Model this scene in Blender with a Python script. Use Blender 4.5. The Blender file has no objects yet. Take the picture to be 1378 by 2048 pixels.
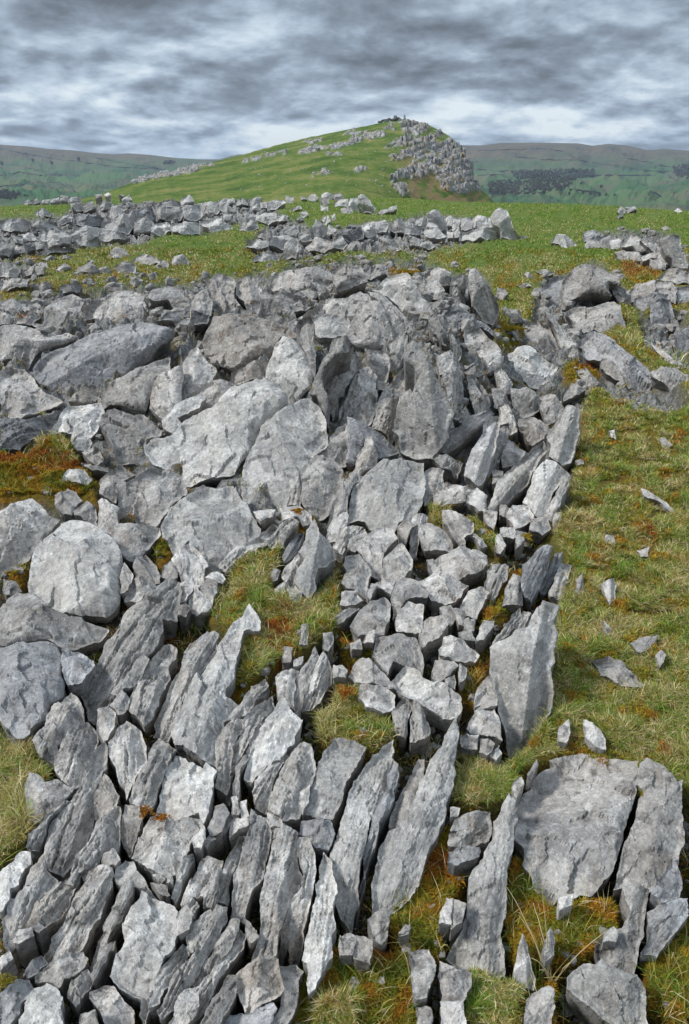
import bpy, math, random, re
import numpy as np
from mathutils import Vector
from mathutils.geometry import delaunay_2d_cdt
random.seed(7); rng = np.random.default_rng(7)
C = bpy.context.scene.collection
SC = bpy.context.scene

# ------------------------------------------------------------------ camera, sky, sun, exposure
W, H, F = 1378.0, 2048.0, 1378.0            # the photograph's pixels and focal length in pixels
HOR = 338.0                                  # pixel row of eye level
EYE = 1.5
PITCH = math.atan((H/2-HOR)/F)
cp, sp = math.cos(PITCH), math.sin(PITCH)
cam = bpy.data.cameras.new('camera'); cam.sensor_fit = 'VERTICAL'; cam.sensor_height = 36.0
cam.lens = 36.0*F/H; cam.clip_start = 0.05; cam.clip_end = 60000
co = bpy.data.objects.new('camera', cam); C.objects.link(co)
co.location = (0, 0, EYE); co.rotation_euler = (math.radians(90)-PITCH, 0, 0); SC.camera = co
SUN_EL, SUN_AZ = math.radians(47), math.radians(-98)     # azimuth from +y (view direction), negative = left
SC.view_settings.view_transform = 'Standard'; SC.view_settings.look = 'None'
SC.view_settings.gamma = 1.0; SC.view_settings.exposure = 0.56
sl = bpy.data.lights.new('sun', 'SUN'); sl.energy = 2.7; sl.angle = math.radians(11); sl.color = (1.0, 0.975, 0.935)
so = bpy.data.objects.new('sun', sl); C.objects.link(so)
sd = Vector((math.sin(SUN_AZ)*math.cos(SUN_EL), math.cos(SUN_AZ)*math.cos(SUN_EL), math.sin(SUN_EL)))
so.rotation_euler = sd.to_track_quat('Z', 'Y').to_euler(); so.location = (-30, 20, 60)

wd = bpy.data.worlds.new("World"); SC.world = wd; wd.use_nodes = True
nt = wd.node_tree; nt.nodes.clear()
class NB:
    """tiny node helper"""
    def __init__(s, nt): s.nt = nt
    def n(s, typ, ins=None, **kw):
        nd = s.nt.nodes.new(typ)
        for k, v in kw.items(): setattr(nd, k, v)
        for k, v in (ins or {}).items():
            sk = nd.inputs[k]
            if isinstance(v, bpy.types.NodeSocket): s.nt.links.new(v, sk)
            else: sk.default_value = v
        return nd
    def math(s, op, a, b=0.0, c=0.0, clamp=False):
        return s.n('ShaderNodeMath', {0: a, 1: b, 2: c}, operation=op, use_clamp=clamp).outputs[0]
    def mix(s, f, a, b, blend='MIX'):
        return s.n('ShaderNodeMix', {0: f, 6: a, 7: b}, data_type='RGBA', blend_type=blend).outputs[2]
    def ramp(s, f, stops):
        nd = s.n('ShaderNodeValToRGB', {0: f}); el = nd.color_ramp.elements
        while len(el) < len(stops): el.new(0.5)
        for e, (p, c) in zip(el, stops):
            e.position = p; e.color = (c[0], c[1], c[2], 1) if not isinstance(c, (int, float)) else (c, c, c, 1)
        return nd.outputs[0]
    def noise(s, vec, scale, detail=4, rough=0.55, dist=0.0):
        return s.n('ShaderNodeTexNoise', {'Vector': vec, 'Scale': scale, 'Detail': detail, 'Roughness': rough, 'Distortion': dist}).outputs[0]
    def mapr(s, v, a, b, c=0.0, d=1.0):
        return s.n('ShaderNodeMapRange', {0: v, 1: a, 2: b, 3: c, 4: d}).outputs[0]
b = NB(nt)
tc = b.n('ShaderNodeTexCoord').outputs['Generated']
sep = b.n('ShaderNodeSeparateXYZ', {0: tc})
zz = b.math('MAXIMUM', sep.outputs[2], 0.0)
den = b.math('ADD', zz, 0.27)
cx = b.math('DIVIDE', sep.outputs[0], den); cy = b.math('DIVIDE', sep.outputs[1], den)
cv = b.n('ShaderNodeCombineXYZ', {0: cx, 1: cy, 2: 5.2}).outputs[0]
wn = b.n('ShaderNodeTexNoise', {'Vector': cv, 'Scale': 1.1, 'Detail': 3.0}).outputs[1]
cvd = b.n('ShaderNodeVectorMath', {0: cv, 1: b.n('ShaderNodeVectorMath', {0: wn, 'Scale': 0.22}, operation='SCALE').outputs[0]}, operation='ADD').outputs[0]
n1 = b.noise(cvd, 1.25, 10, 0.56, 0.2)
n2 = b.noise(cvd, 4.2, 9, 0.6, 0.25)
def deck(v): return b.math('ADD', b.math('MULTIPLY', b.noise(v, 1.7, 10, 0.53, 0.0), 0.76), b.math('MULTIPLY', b.noise(v, 4.6, 8, 0.55, 0.0), 0.24))
d0 = deck(cvd)
d1 = deck(b.n('ShaderNodeVectorMath', {0: cvd, 1: (0.02, 0.075, 0.0)}, operation='ADD').outputs[0])
cloud_shading = b.math('MULTIPLY', b.math('SUBTRACT', d0, d1), 0.9)  # light and shade of the cloud lumps, painted into the sky colour
cl = b.math('ADD', b.math('ADD', b.math('MULTIPLY', b.math('SUBTRACT', d0, 0.5), 0.95), 0.5), cloud_shading)
# thinner, brighter layers towards the horizon; the deck is heavy from 4 to 15 degrees up and made brighter overhead
hz = b.mapr(zz, 0.0, 0.17, 0.085, -0.065)
cl = b.math('ADD', cl, hz)
ccol = b.ramp(cl, [(0.33, (0.10, 0.118, 0.142)), (0.43, (0.172, 0.21, 0.257)), (0.50, (0.258, 0.32, 0.392)), (0.57, (0.365, 0.437, 0.51)), (0.66, (0.56, 0.615, 0.655))])
sky = b.n('ShaderNodeTexSky', sky_type='NISHITA', sun_disc=False, sun_elevation=SUN_EL, sun_rotation=SUN_AZ).outputs[0]
skys = b.mix(1.0, sky, (0.10, 0.10, 0.10, 1), 'MULTIPLY')
over = b.mapr(zz, 0.22, 0.62, 0.0, 1.0)
bright = b.mix(over, (1, 1, 1, 1), (3.0, 2.95, 2.9, 1))  # unseen sky overhead multiplied up, added as ambient fill light
ccol2 = b.mix(1.0, ccol, bright, 'MULTIPLY')
thin = b.mapr(cl, 0.56, 0.8, 0.0, 0.3)
fin = b.mix(thin, ccol2, skys)
bg = b.n('ShaderNodeBackground', {'Color': fin, 'Strength': 1.0})
ou = b.n('ShaderNodeOutputWorld', {0: bg.outputs[0]})

# ------------------------------------------------------------------ helpers
PERM = rng.permutation(256); PERM = np.concatenate([PERM, PERM, PERM])
GR = rng.normal(size=(256, 3)); GR /= np.linalg.norm(GR, axis=1)[:, None]
def perlin(p):
    pi = np.floor(p).astype(np.int64); pf = p-pi; u = pf*pf*pf*(pf*(pf*6-15)+10); pi &= 255
    r = 0.0
    for dx in (0, 1):
        for dy in (0, 1):
            for dz in (0, 1):
                h = PERM[PERM[PERM[(pi[:, 0]+dx) & 255]+((pi[:, 1]+dy) & 255)]+((pi[:, 2]+dz) & 255)]
                g = GR[h]
                d = (g[:, 0]*(pf[:, 0]-dx)+g[:, 1]*(pf[:, 1]-dy)+g[:, 2]*(pf[:, 2]-dz))
                w = (u[:, 0] if dx else 1-u[:, 0])*(u[:, 1] if dy else 1-u[:, 1])*(u[:, 2] if dz else 1-u[:, 2])
                r = r+d*w
    return r*1.6
def fbm(p, o=4, g=0.5, lac=2.03):
    r = 0; a = 1.0; q = np.array(p, float)
    for i in range(o):
        r = r+a*perlin(q+17.3*i); q = q*lac; a *= g
    return r
def c3(x, y, z=0.0): return np.stack([x, y, np.broadcast_to(z, np.shape(x))], -1).astype(float)
def ray(px, py):
    u = np.asarray(px, float)-W/2; v = H/2-np.asarray(py, float)
    return np.stack([u, F*cp+v*sp, -F*sp+v*cp], -1)/F
def proj(P):
    x = P[..., 0]; y = P[..., 1]; z = P[..., 2]-EYE
    dep = y*cp-z*sp; up = y*sp+z*cp; dep = np.where(dep < 0.02, 0.02, dep)
    return W/2+F*x/dep, H/2-F*up/dep, dep
def sstep(a, b, v):
    t = np.clip((v-a)/(b-a), 0, 1); return t*t*(3-2*t)
def inpoly(px, py, poly):
    r = np.zeros(np.shape(px), bool); n = len(poly)
    for i in range(n):
        x1, y1 = poly[i]; x2, y2 = poly[(i+1) % n]
        if y1 == y2: continue
        c = ((y1 > py) != (y2 > py)) & (px < (x2-x1)*(py-y1)/(y2-y1)+x1)
        r ^= c
    return r
def edist(px, py, loop):
    a = np.asarray(loop, float); c = np.roll(a, -1, 0); d2 = np.full(len(px), 1e18)
    ab = c-a; L2 = (ab**2).sum(1)+1e-9
    for s in range(0, len(px), 1500):
        X = px[s:s+1500, None]-a[None, :, 0]; Y = py[s:s+1500, None]-a[None, :, 1]
        t = np.clip((X*ab[:, 0]+Y*ab[:, 1])/L2, 0, 1)
        d2[s:s+1500] = ((X-t*ab[:, 0])**2+(Y-t*ab[:, 1])**2).min(1)
    return np.sqrt(d2)
def mesh_obj(name, V, Fc, mat, col=None, smooth=False, parent=None, attrs=None):
    """V (n,3); Fc = list of int arrays, each (k, 3) or (k, 4)"""
    me = bpy.data.meshes.new(name); V = np.asarray(V, np.float32)
    Fc = [np.asarray(f, np.int32) for f in Fc if len(f)]
    me.vertices.add(len(V)); me.vertices.foreach_set('co', V.ravel())
    li = np.concatenate([f.ravel() for f in Fc]); tot = np.concatenate([np.full(len(f), f.shape[1], np.int32) for f in Fc])
    me.loops.add(len(li)); me.loops.foreach_set('vertex_index', li)
    me.polygons.add(len(tot)); me.polygons.foreach_set('loop_start', np.concatenate([[0], np.cumsum(tot)[:-1]]).astype(np.int32))
    if smooth: me.polygons.foreach_set('use_smooth', np.ones(len(tot), bool))
    me.update(calc_edges=True); me.validate()
    if not smooth: me.shade_flat()
    for nm, arr in (attrs or {}).items():
        at = me.attributes.new(nm, 'FLOAT_COLOR', 'POINT')
        a4 = np.ones((len(V), 4), np.float32); a4[:, :arr.shape[1]] = arr; at.data.foreach_set('color', a4.ravel())
    me.materials.append(mat)
    o = bpy.data.objects.new(name, me); C.objects.link(o)
    if parent: o.parent = parent
    return o
def tag(o, label=None, cat=None, group=None, kind=None):
    if label: o['label'] = label
    if cat: o['category'] = cat
    if group: o['group'] = group
    if kind: o['kind'] = kind
    return o
def pl(s): return [tuple(map(float, q.split(','))) for q in s.split()]

ROCKS = """
s 139,1372 155,1390 164,1427 164,1440 134,1457 113,1487 107,1520 83,1517 65,1480 90,1450 93,1427 107,1405 124,1400
s 174,1437 192,1453 189,1484 177,1514 164,1547 157,1567 144,1575 124,1560 110,1540 110,1510 124,1484 137,1457 164,1443
k 195,1420 217,1410 230,1420 227,1447 214,1474 200,1477 194,1464
m 244,1378 255,1390 254,1417 234,1430 230,1417 220,1410 234,1393
s 247,1427 274,1443 282,1467 284,1514 274,1534 260,1567 249,1590 234,1554 217,1507 215,1477 230,1447|kite shaped rock tapering to a point at its foot|lower left kite rock
s 207,1474 214,1487 212,1527 200,1554 187,1594 187,1630 177,1660 164,1694 144,1717 124,1748 97,1739 88,1717 90,1694 97,1660 117,1627 144,1600 160,1574 164,1554 180,1520 194,1490|very long narrow limestone blade with sharp upper tip|long blade with the sharp tip
k 57,1545 77,1550 90,1565 113,1557 144,1577 134,1594 100,1624 67,1640 50,1597 48,1570|notched grey rock at the edge of the left grass|notched rock beside the left grass
s 127,1594 140,1594 100,1630 90,1660 73,1694 50,1691 57,1667 87,1640
kb 209,1544 227,1570 238,1590 232,1610 214,1627 190,1627 187,1594 200,1557
s 240,1607 239,1640 237,1674 230,1701 200,1711 180,1734 157,1744 147,1771 130,1767 144,1734 180,1677 194,1640 214,1630 230,1607
s 317,1470 349,1487 334,1517 322,1554 310,1590 300,1614 277,1614 260,1604 267,1570 284,1540 297,1504
kb 250,1605 277,1607 280,1624 284,1637 267,1677 257,1701 247,1687 239,1657 244,1634
kp 344,1495 367,1507 377,1520 404,1532 409,1520 431,1537 426,1567 422,1600 417,1627 406,1645 397,1624 347,1639 304,1614 317,1574 329,1534|large squarish grey block with a notch in its top edge|notched squarish block
k 300,1629 320,1624 344,1645 399,1629 404,1652 384,1674 371,1701 357,1742 334,1749 294,1734 260,1707 277,1667|block with a dark brown stain and orange moss on its top edge|brown stained block
m 384,1674 407,1649 411,1660 401,1694 387,1691
m 404,1684 421,1667 431,1677 414,1694
rp 140,1032 170,1040 200,1058 227,1082 242,1105 245,1129 239,1160 242,1184 234,1217 214,1234 187,1230 160,1230 134,1220 107,1217 83,1200 67,1184 50,1170 47,1150 55,1124 63,1097 97,1072 117,1043|big rounded pale boulder dominating the left side|big rounded left boulder
r 0,1214 33,1187 67,1187 87,1204 107,1220 140,1230 187,1237 214,1240 197,1267 160,1284 134,1294 117,1290 93,1277 43,1287 0,1294 -10,1254|low pitted ledge under the big rounded left boulder|pitted ledge at left
rd -3,1299 40,1289 93,1280 110,1290 125,1314 122,1344 130,1367 127,1394 100,1408 93,1437 50,1474 33,1474 13,1454 -3,1437 -5,1334|rough dark boulder cut by the left picture edge above the grass|rough dark left boulder
m 7,1160 33,1167 42,1180 30,1185 13,1185 5,1174
kd 124,1294 157,1294 187,1310 187,1330 164,1357 137,1361 125,1337
s 334,1154 359,1157 364,1174 359,1200 354,1230 324,1234 325,1257 307,1294 284,1320 254,1354 227,1377 214,1408 187,1437 174,1427 157,1377 174,1354 190,1347 182,1334 197,1317 210,1284 240,1250 254,1220 294,1190|broad long slab slanting down from the grassy gap at left centre|broad slanting left slab
s 337,1262 354,1277 351,1297 337,1317 340,1344 330,1371 317,1394 307,1424 287,1451 284,1444 260,1421 257,1394 277,1361 290,1330 310,1294 327,1267
s 287,1307 297,1314 284,1340 257,1371 234,1389 222,1387 234,1371 264,1337
s 414,1260 437,1264 434,1287 421,1320 397,1351 371,1381 361,1414 351,1444 337,1467 320,1464 307,1457 309,1431 330,1391 344,1357 364,1330 371,1297 394,1277
k 222,1067 240,1048 277,1050 317,1045 320,1060 300,1087 280,1113 264,1124 247,1113 242,1097 230,1080|triangular flat topped stone touching the big rounded boulder|triangular flat stone
m 270,1124 290,1103 307,1124 320,1150 319,1164 297,1162 274,1147 267,1134
m 249,1124 264,1147 254,1177 240,1182 240,1154 245,1134
m 274,1155 310,1165 300,1184 277,1200 247,1195 254,1174
k 377,1077 397,1093 414,1130 407,1134 407,1157 391,1174 377,1157 364,1154 357,1134 344,1117 354,1100
m 320,1147 327,1130 344,1120 357,1140 354,1155 334,1157
m 361,1167 381,1160 384,1180 371,1197 361,1200
m 357,1214 371,1204 381,1214 371,1230 356,1230
m 377,1194 394,1177 407,1187 424,1200 417,1220 394,1227 377,1214
m 396,1174 417,1159 434,1164 434,1184 421,1197 409,1184
m 411,1154 431,1140 451,1154 444,1164 424,1159
sp 495,1197 517,1227 515,1240 485,1254 478,1297 467,1327 465,1347 450,1371 448,1387 472,1387 467,1414 443,1434 437,1467 433,1494 427,1514 400,1511 380,1501 350,1487 342,1467 350,1434 367,1394 380,1361 400,1347 420,1320 433,1290 450,1260 463,1234|tall pale slab with pointed crest beside the central grass tufts|pale slab with pointed crest
s 547,1030 564,1037 547,1060 517,1090 500,1107 473,1127 453,1147 437,1134 463,1103 510,1070 534,1047
m 507,1023 534,1018 550,1018 544,1033 524,1043
k 560,1017 600,1010 620,1020 627,1037 607,1043 594,1030 567,1037
s 587,1033 597,1043 580,1067 567,1087 544,1093 534,1083 560,1050
tp 629,1037 640,1067 657,1080 667,1107 650,1127 634,1134 630,1174 620,1200 607,1187 590,1164 594,1140 610,1117 597,1103 614,1060|pale steeple shaped slab pointing straight up in the middle|steeple shaped slab
s 597,1107 610,1113 594,1137 584,1160 574,1167 564,1154 577,1127
sd 567,1110 580,1087 607,1060 614,1057 600,1090 580,1117 570,1124
k 654,1067 667,1040 694,1025 692,1057 674,1080 657,1080
s 667,1090 700,1050 727,1050 710,1067 694,1097 687,1110 674,1100
m 700,1080 730,1053 734,1067 710,1103 697,1100
k 737,1067 754,1050 784,1047 794,1073 774,1093 764,1117 764,1154 740,1140 730,1113 714,1097
k 767,1117 787,1093 804,1080 824,1110 821,1134 801,1154 794,1167 767,1154
k 794,1050 834,1020 831,1043 811,1070 797,1087
k 690,1107 717,1103 740,1134 734,1160 734,1194 710,1180 694,1177 684,1167 694,1144 687,1127
k 791,1170 807,1150 834,1157 857,1180 851,1190 817,1194 797,1214 784,1230 781,1194
k 700,1247 720,1217 737,1204 767,1180 781,1194 777,1240 767,1264 734,1267 717,1267|arched pale stone standing over the dark central moss|arched stone above the dark moss
k 797,1217 814,1194 844,1200 844,1234 841,1264 794,1264 791,1240
m 684,1187 710,1180 724,1197 694,1210 680,1207
m 670,1234 690,1220 720,1214 700,1230 677,1244
m 751,1167 771,1154 791,1160 781,1187 754,1177
m 734,1187 744,1164 754,1170 740,1197
k 751,1264 797,1264 834,1280 847,1307 847,1340 827,1334 787,1320 777,1344 764,1330 747,1310
m 727,1280 737,1260 749,1260 747,1284
m 700,1287 720,1277 724,1294 704,1297
kp 781,1354 811,1320 837,1334 861,1361 884,1364 921,1387 924,1411 901,1431 874,1421 834,1401 804,1384 787,1364|pale lumpy block left of the tall smooth slab|pale lumpy block
k 697,1344 720,1319 751,1330 774,1351 794,1371 767,1367 734,1364 710,1354
k 720,1371 761,1364 791,1377 791,1408 767,1421 734,1414 717,1394
s 550,1351 567,1334 594,1330 587,1354 584,1384 584,1408 567,1408 554,1384
s 590,1361 614,1324 630,1294 640,1314 624,1340 614,1367 600,1401 597,1417 584,1414 585,1374
s 630,1337 647,1304 664,1334 664,1357 650,1377 640,1401 620,1414 600,1414 614,1377
m 667,1334 684,1329 695,1340 690,1354 667,1354
m 604,1247 617,1247 614,1284 600,1287
m 647,1267 664,1264 667,1280 657,1300 647,1294
m 570,1294 584,1294 580,1320 564,1320
m 587,1320 607,1310 600,1330 587,1334
m 550,1180 564,1164 570,1167 564,1194 550,1197
m 574,1177 590,1167 604,1184 600,1204 580,1197
m 537,1157 547,1137 560,1140 554,1157
s 503,1374 530,1354 537,1367 510,1397 500,1387
m 400,1167 430,1164 437,1180 420,1214 400,1207
r 0,1024 30,1007 62,994 83,1010 100,1034 120,1037 100,1064 70,1094 57,1117 20,1137 0,1151 -7,1107 -7,1040|blue grey boulder at the left edge below the orange moss|blue grey boulder at the left edge
sd 0,837 37,830 67,827 110,807 125,810 117,833 90,857 63,874 37,894 0,895|dark sloping ledge above the orange moss bank|dark ledge above the orange moss
kp 132,810 160,807 200,803 207,820 197,837 194,853 180,870 160,864 134,860 110,857 93,857 113,837
m 142,864 167,867 182,884 174,897 157,897 144,884
m 164,904 194,890 207,920 194,927 177,917
k 200,957 227,934 240,922 267,940 247,957 234,970 230,1000 214,994 200,987
k 235,967 277,947 300,927 324,927 320,947 294,970 277,984 267,1007 260,1030 240,1040 234,1007|middle one of three parallel blocks right of the orange moss|middle of three parallel blocks
k 327,934 354,940 369,957 371,974 354,997 334,1017 317,1037 294,1049 267,1047 267,1004 280,984 307,960
m 194,1000 207,995 237,1017 235,1050 220,1065 194,1047
m 147,1020 174,1002 190,1014 190,1045 174,1040 150,1030
m 110,987 134,974 150,980 162,999 147,1020 144,1030 127,1024 110,1007
mp 137,937 167,939 182,954 174,967 120,964 127,947|white stone lying alone on the orange moss bank|white stone on the orange moss
m 160,924 214,935 214,942 187,939 164,930
mb 137,803 164,777 187,768 200,783 190,800 160,803
rp 283,884 300,867 343,867 370,840 400,827 433,810 460,780 500,767 534,760 557,770 574,790 575,812 550,837 529,850 513,874 503,904 487,914 470,940 467,947 443,947 410,950 373,964 333,927 300,914|massive smooth pale boulder with rounded right shoulder|massive smooth boulder
kp 328,1020 337,1004 383,970 410,954 463,947 472,970 497,1007 519,1040 517,1057 480,1084 450,1107 420,1137 400,1124 383,1094 377,1074 357,1091 347,1101 325,1067 320,1040|broad flat faced pale slab below the massive smooth boulder|broad flat faced slab
k 400,780 420,760 457,758 480,768 453,783 427,807 410,822 393,823 370,807
rp 614,790 634,800 647,827 649,857 647,880 630,897 614,927 597,954 577,994 557,1020 507,1019 480,987 483,947 503,904 513,887 530,850 560,827 587,810 600,797|tall egg shaped pale boulder in the middle|egg shaped middle boulder
k 674,843 690,833 694,874 690,924 677,927 650,920 634,904 647,887 664,867
td 694,835 734,850 767,867 801,900 754,917 747,887 734,874 710,927 692,924|dark triangular slab standing behind a pointed fin|dark triangular slab
t 734,869 744,874 754,907 751,927 720,954 707,944 717,907|narrow pointed fin standing in front of the dark triangular slab|pointed fin
s 707,944 720,954 704,970 694,1000 687,1034 667,1040 652,1040 664,1004 687,967
k 607,927 630,904 667,917 684,937 684,967 664,1004 650,1027 634,1037 620,1020 600,1000 597,967
s 587,967 600,944 599,980 597,1007 574,1004
kp 707,970 734,947 767,914 801,907 847,907 849,947 844,990 831,1020 794,1040 787,1054 740,1050 730,1034 694,1034 700,1000|large cracked pale block in the centre with stepped lower edge|large cracked central block
k 0,724 43,730 63,750 73,770 100,787 124,800 110,810 83,820 43,834 0,835 -7,784|crusty rock with pinkish patches at the left edge|crusty pinkish rock at the left edge
r 214,767 254,754 280,734 310,714 334,700 337,740 317,754 307,777 290,820 280,817 264,817 234,807 200,820 194,797
k 227,810 264,820 284,817 300,837 320,851 320,864 294,871 277,901 274,914 234,914 224,884 214,861 197,847 204,827
r 320,754 361,730 366,754 361,787 359,807 337,834 320,834 302,817 302,794 310,767
r 366,727 381,697 394,690 407,714 431,734 421,760 397,784 364,807 362,787 369,754|upright rounded rock right of the dry straw tuft|rounded rock by the straw tuft
sp 324,840 344,820 377,797 401,784 411,790 394,810 354,834 367,851 347,861 324,851
rd 62,730 83,700 134,687 180,664 234,654 287,644 334,657 351,667 334,687 314,700 300,720 267,740 247,757 214,764 200,790 167,770 140,797 130,797 110,784 80,767 67,750|huge long whaleback boulder at upper left|whaleback boulder
r 0,650 43,650 77,660 90,677 134,667 157,674 130,687 83,700 63,720 53,734 37,717 17,714 0,720 -7,687|smooth pale rock at left edge behind the crusty pinkish rock|smooth rock at left edge
k 87,644 90,617 113,597 144,587 167,597 160,620 180,634 177,647 134,654 107,664 73,650 63,644
k 164,600 207,588 234,583 267,583 300,600 310,610 300,634 260,644 200,657 187,647 187,627 164,627|low wide ledge behind the whaleback boulder|wide ledge behind the whaleback
k 307,580 334,572 354,577 381,600 377,617 351,617 337,600 310,603 297,597
k 381,593 411,580 424,600 421,627 394,624 377,613
kd 334,624 377,617 417,627 411,644 377,650 354,657 347,640 310,640
m 122,572 147,568 165,572 157,582 127,583|thin flat stone perched on the edge of the far left grass|perched flat stone
md 100,597 124,580 129,590 113,600
k 0,603 53,598 73,603 37,627 17,634 0,613
m 0,620 20,634 20,647 0,647
m 27,634 57,630 83,630 60,647 30,644
rb 427,634 463,630 500,629 534,634 570,644 590,657 590,670 560,670 550,690 540,714 510,720 487,730 467,740 437,730 413,707 403,680 413,660 423,647|overhanging brown patched boulder above the egg shaped boulder|overhanging brown boulder
k 413,563 430,545 463,553 470,567 467,593 493,620 497,629 463,629 433,627 423,610 413,590
k 470,560 503,550 520,573 524,597 513,630 500,624 487,597 473,583
k 520,583 567,580 607,587 634,597 587,620 594,644 567,640 534,634 515,630
r 534,577 554,550 587,540 634,537 664,547 667,573 647,590 600,587 567,578|topmost broad ledge of the central rock mass|topmost ledge
k 667,540 690,527 720,530 727,543 734,560 700,573 674,580 667,563
m 727,537 754,527 776,532 774,547 747,553 730,550
kp 622,637 640,627 677,630 700,647 697,667 667,672 640,672 624,660|whitish oval rock surface at the top of the central rocks|whitish oval rock
r 694,667 704,644 714,620 730,607 754,603 771,624 784,667 782,707 761,700 724,697 704,687
k 590,624 617,607 647,597 690,597 720,583 744,600 727,610 710,620 700,640 677,627 640,624 614,620
t 592,640 614,627 622,644 627,687 630,734 629,757 620,747 614,707 600,680
t 694,670 705,690 690,704 667,714 650,734 645,760 654,787 659,820 657,854 647,827 634,790 622,787 630,760 640,734 660,700 667,677|thin twisted fin curling up to the whitish oval rock|twisted thin fin
rp 567,674 587,680 607,700 619,720 625,754 620,777 600,794 580,814 567,777 534,760 534,740 544,714 554,690
kb 490,734 534,714 540,724 530,747 524,757 507,754 457,760 463,740
s 667,714 700,704 720,697 730,714 714,734 700,760 690,790 677,794 677,817 667,840 660,820 654,784 647,757 654,734
s 700,767 717,740 737,727 751,744 752,777 751,800 737,840 720,851 694,837 674,834 677,810 690,794|rounded fin behind the dark triangular slab|rounded fin
k 730,704 771,700 779,714 777,747 771,764 754,760 751,740 737,724
m 754,764 777,764 771,780 754,780
s 737,583 761,587 794,613 817,644 844,667 874,700 867,717 844,700 827,687 814,660 784,680 774,634 761,607|long blade running down right from the top of the rock mass|long upper blade
s 784,687 804,664 814,667 814,690 801,717 787,754 781,734
kp 744,577 774,550 814,547 827,567 841,593 860,610 860,634 844,654 824,650 807,624 787,600 761,583
s 797,734 814,714 834,747 831,770 811,777 807,807 794,854 781,881 761,861 745,854 754,817 767,784
tp 808,668 817,689 827,682 855,714 867,747 886,781 903,823 892,852 894,873 876,898 863,915 825,915 800,903 796,869 783,857 792,827 800,794 821,777 825,785 838,752 829,735 808,718|tallest pale fin with jagged twin points right of centre|tallest jagged fin
m 825,563 846,555 850,584 842,596 829,576
m 848,550 863,536 888,540 901,546 901,567 884,567 855,559
m 850,563 876,559 888,580 884,601 863,596 855,584
s 905,555 926,546 936,555 936,596 922,601 901,617 894,609 905,584
t 941,542 951,538 968,559 980,576 995,605 995,630 985,647 972,643 959,626 947,609 943,580|upright lumpy pillar at the back edge beside the moss|lumpy pillar
m 995,576 1006,576 1014,588 1006,601 993,590
m 997,622 1010,615 1022,630 1022,651 1010,647 995,634
sd 896,622 917,599 938,613 947,634 972,647 985,668 985,676 964,655 943,651 926,664 905,643
k 934,659 959,651 976,672 993,689 1003,722 989,739 972,747 955,731 938,727 926,718 943,701 934,680
s 859,622 871,617 884,643 903,655 905,676 901,693 888,685 876,668 863,651
s 878,714 901,701 922,722 934,760 938,785 930,815 911,819 901,794 888,760
s 903,664 922,668 926,697 922,718 905,697
s 938,747 955,743 976,768 985,802 980,819 955,827 945,798
m 930,731 947,729 968,747 959,752 938,747 930,739
kp 1003,727 1035,697 1060,693 1094,714 1119,727 1110,743 1136,747 1142,760 1127,789 1094,781 1068,773 1043,756 1027,764 1014,747|broad knobbly block left of the small moss hollow|knobbly block
s 993,739 1006,735 1027,764 1022,785 1001,789
k 1022,777 1052,775 1081,815 1068,827 1039,831 1027,802
s 985,777 1001,781 1020,802 1010,819 989,815
k 1073,785 1102,785 1127,810 1110,840 1094,848 1085,819
kb 1039,836 1068,831 1096,852 1089,873 1068,882 1043,857
k 1047,645 1073,638 1094,672 1110,701 1112,720 1094,714 1060,693 1052,668
s 1077,638 1094,643 1110,680 1131,714 1119,720 1102,685
s 1089,630 1106,634 1131,659 1161,689 1194,727 1186,727 1157,701 1157,718 1144,722 1119,680
r 1144,538 1178,527 1207,538 1236,555 1238,567 1215,567 1224,592 1190,584 1157,592 1127,605 1123,580 1127,555|rounded cap of the big outcrop on the right|cap of the right outcrop
kd 1085,580 1110,546 1131,546 1123,576 1127,609 1131,630 1110,634 1094,626 1094,601
k 1131,613 1157,601 1178,605 1228,601 1240,609 1249,643 1268,693 1257,706 1219,672 1190,659 1157,668 1148,638
m 1224,571 1249,576 1253,596 1240,605 1228,588
sd 1157,672 1190,655 1219,668 1245,689 1278,714 1308,743 1299,752 1329,777 1358,794 1375,810 1354,815 1320,815 1295,794 1261,768 1236,743 1207,714 1178,706|long beam of rock running down right onto the grass|long rock beam
s 1203,718 1224,722 1245,743 1266,768 1257,773 1228,752 1203,731
s 1154,739 1173,731 1198,760 1190,773 1178,781 1165,756
s 1303,743 1329,735 1349,731 1378,752 1391,810 1345,777
s 1303,685 1312,682 1341,710 1375,739 1349,729 1329,731 1320,710
k 1257,588 1274,567 1308,561 1345,563 1354,580 1349,605 1320,588 1299,596 1274,596 1257,601
kd 1274,592 1299,592 1303,622 1303,651 1278,643 1274,617
kd 1301,590 1341,584 1349,617 1360,655 1333,668 1303,647
k 1314,555 1337,538 1378,542 1378,563 1354,567 1345,561
kd 1356,567 1387,567 1387,647 1362,643 1354,605
kd 1354,668 1378,651 1396,659 1396,722 1366,710
m 1127,789 1144,768 1173,777 1157,789 1131,798
td 873,895 905,862 947,832 980,820 989,828 968,845 926,883 896,904 880,901|dark slab fallen diagonally across the hollow|dark fallen slab
tp 982,824 999,824 999,845 991,878 980,920 964,962 955,969 930,950 938,920 959,878 968,853|pale leaning plank of rock beside the dark hollow|pale leaning plank
s 1001,849 1018,849 1014,883 1001,929 985,950 972,950 980,908
s 1001,807 1018,807 1031,836 1035,862 1022,866 1018,845 1001,845
k 1010,887 1022,874 1052,899 1035,925 1010,929 1006,904
t 1094,874 1102,891 1068,937 1035,983 993,1021 976,1017 989,987 1018,941 1060,904|long fin leaning left of the tall twin slabs at the grass edge|leaning long fin
tp 1136,811 1159,824 1152,870 1138,920 1123,929 1098,912 1102,887 1094,874 1110,849|tall square topped slab standing at the edge of the right grass|square topped slab by the grass
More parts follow.
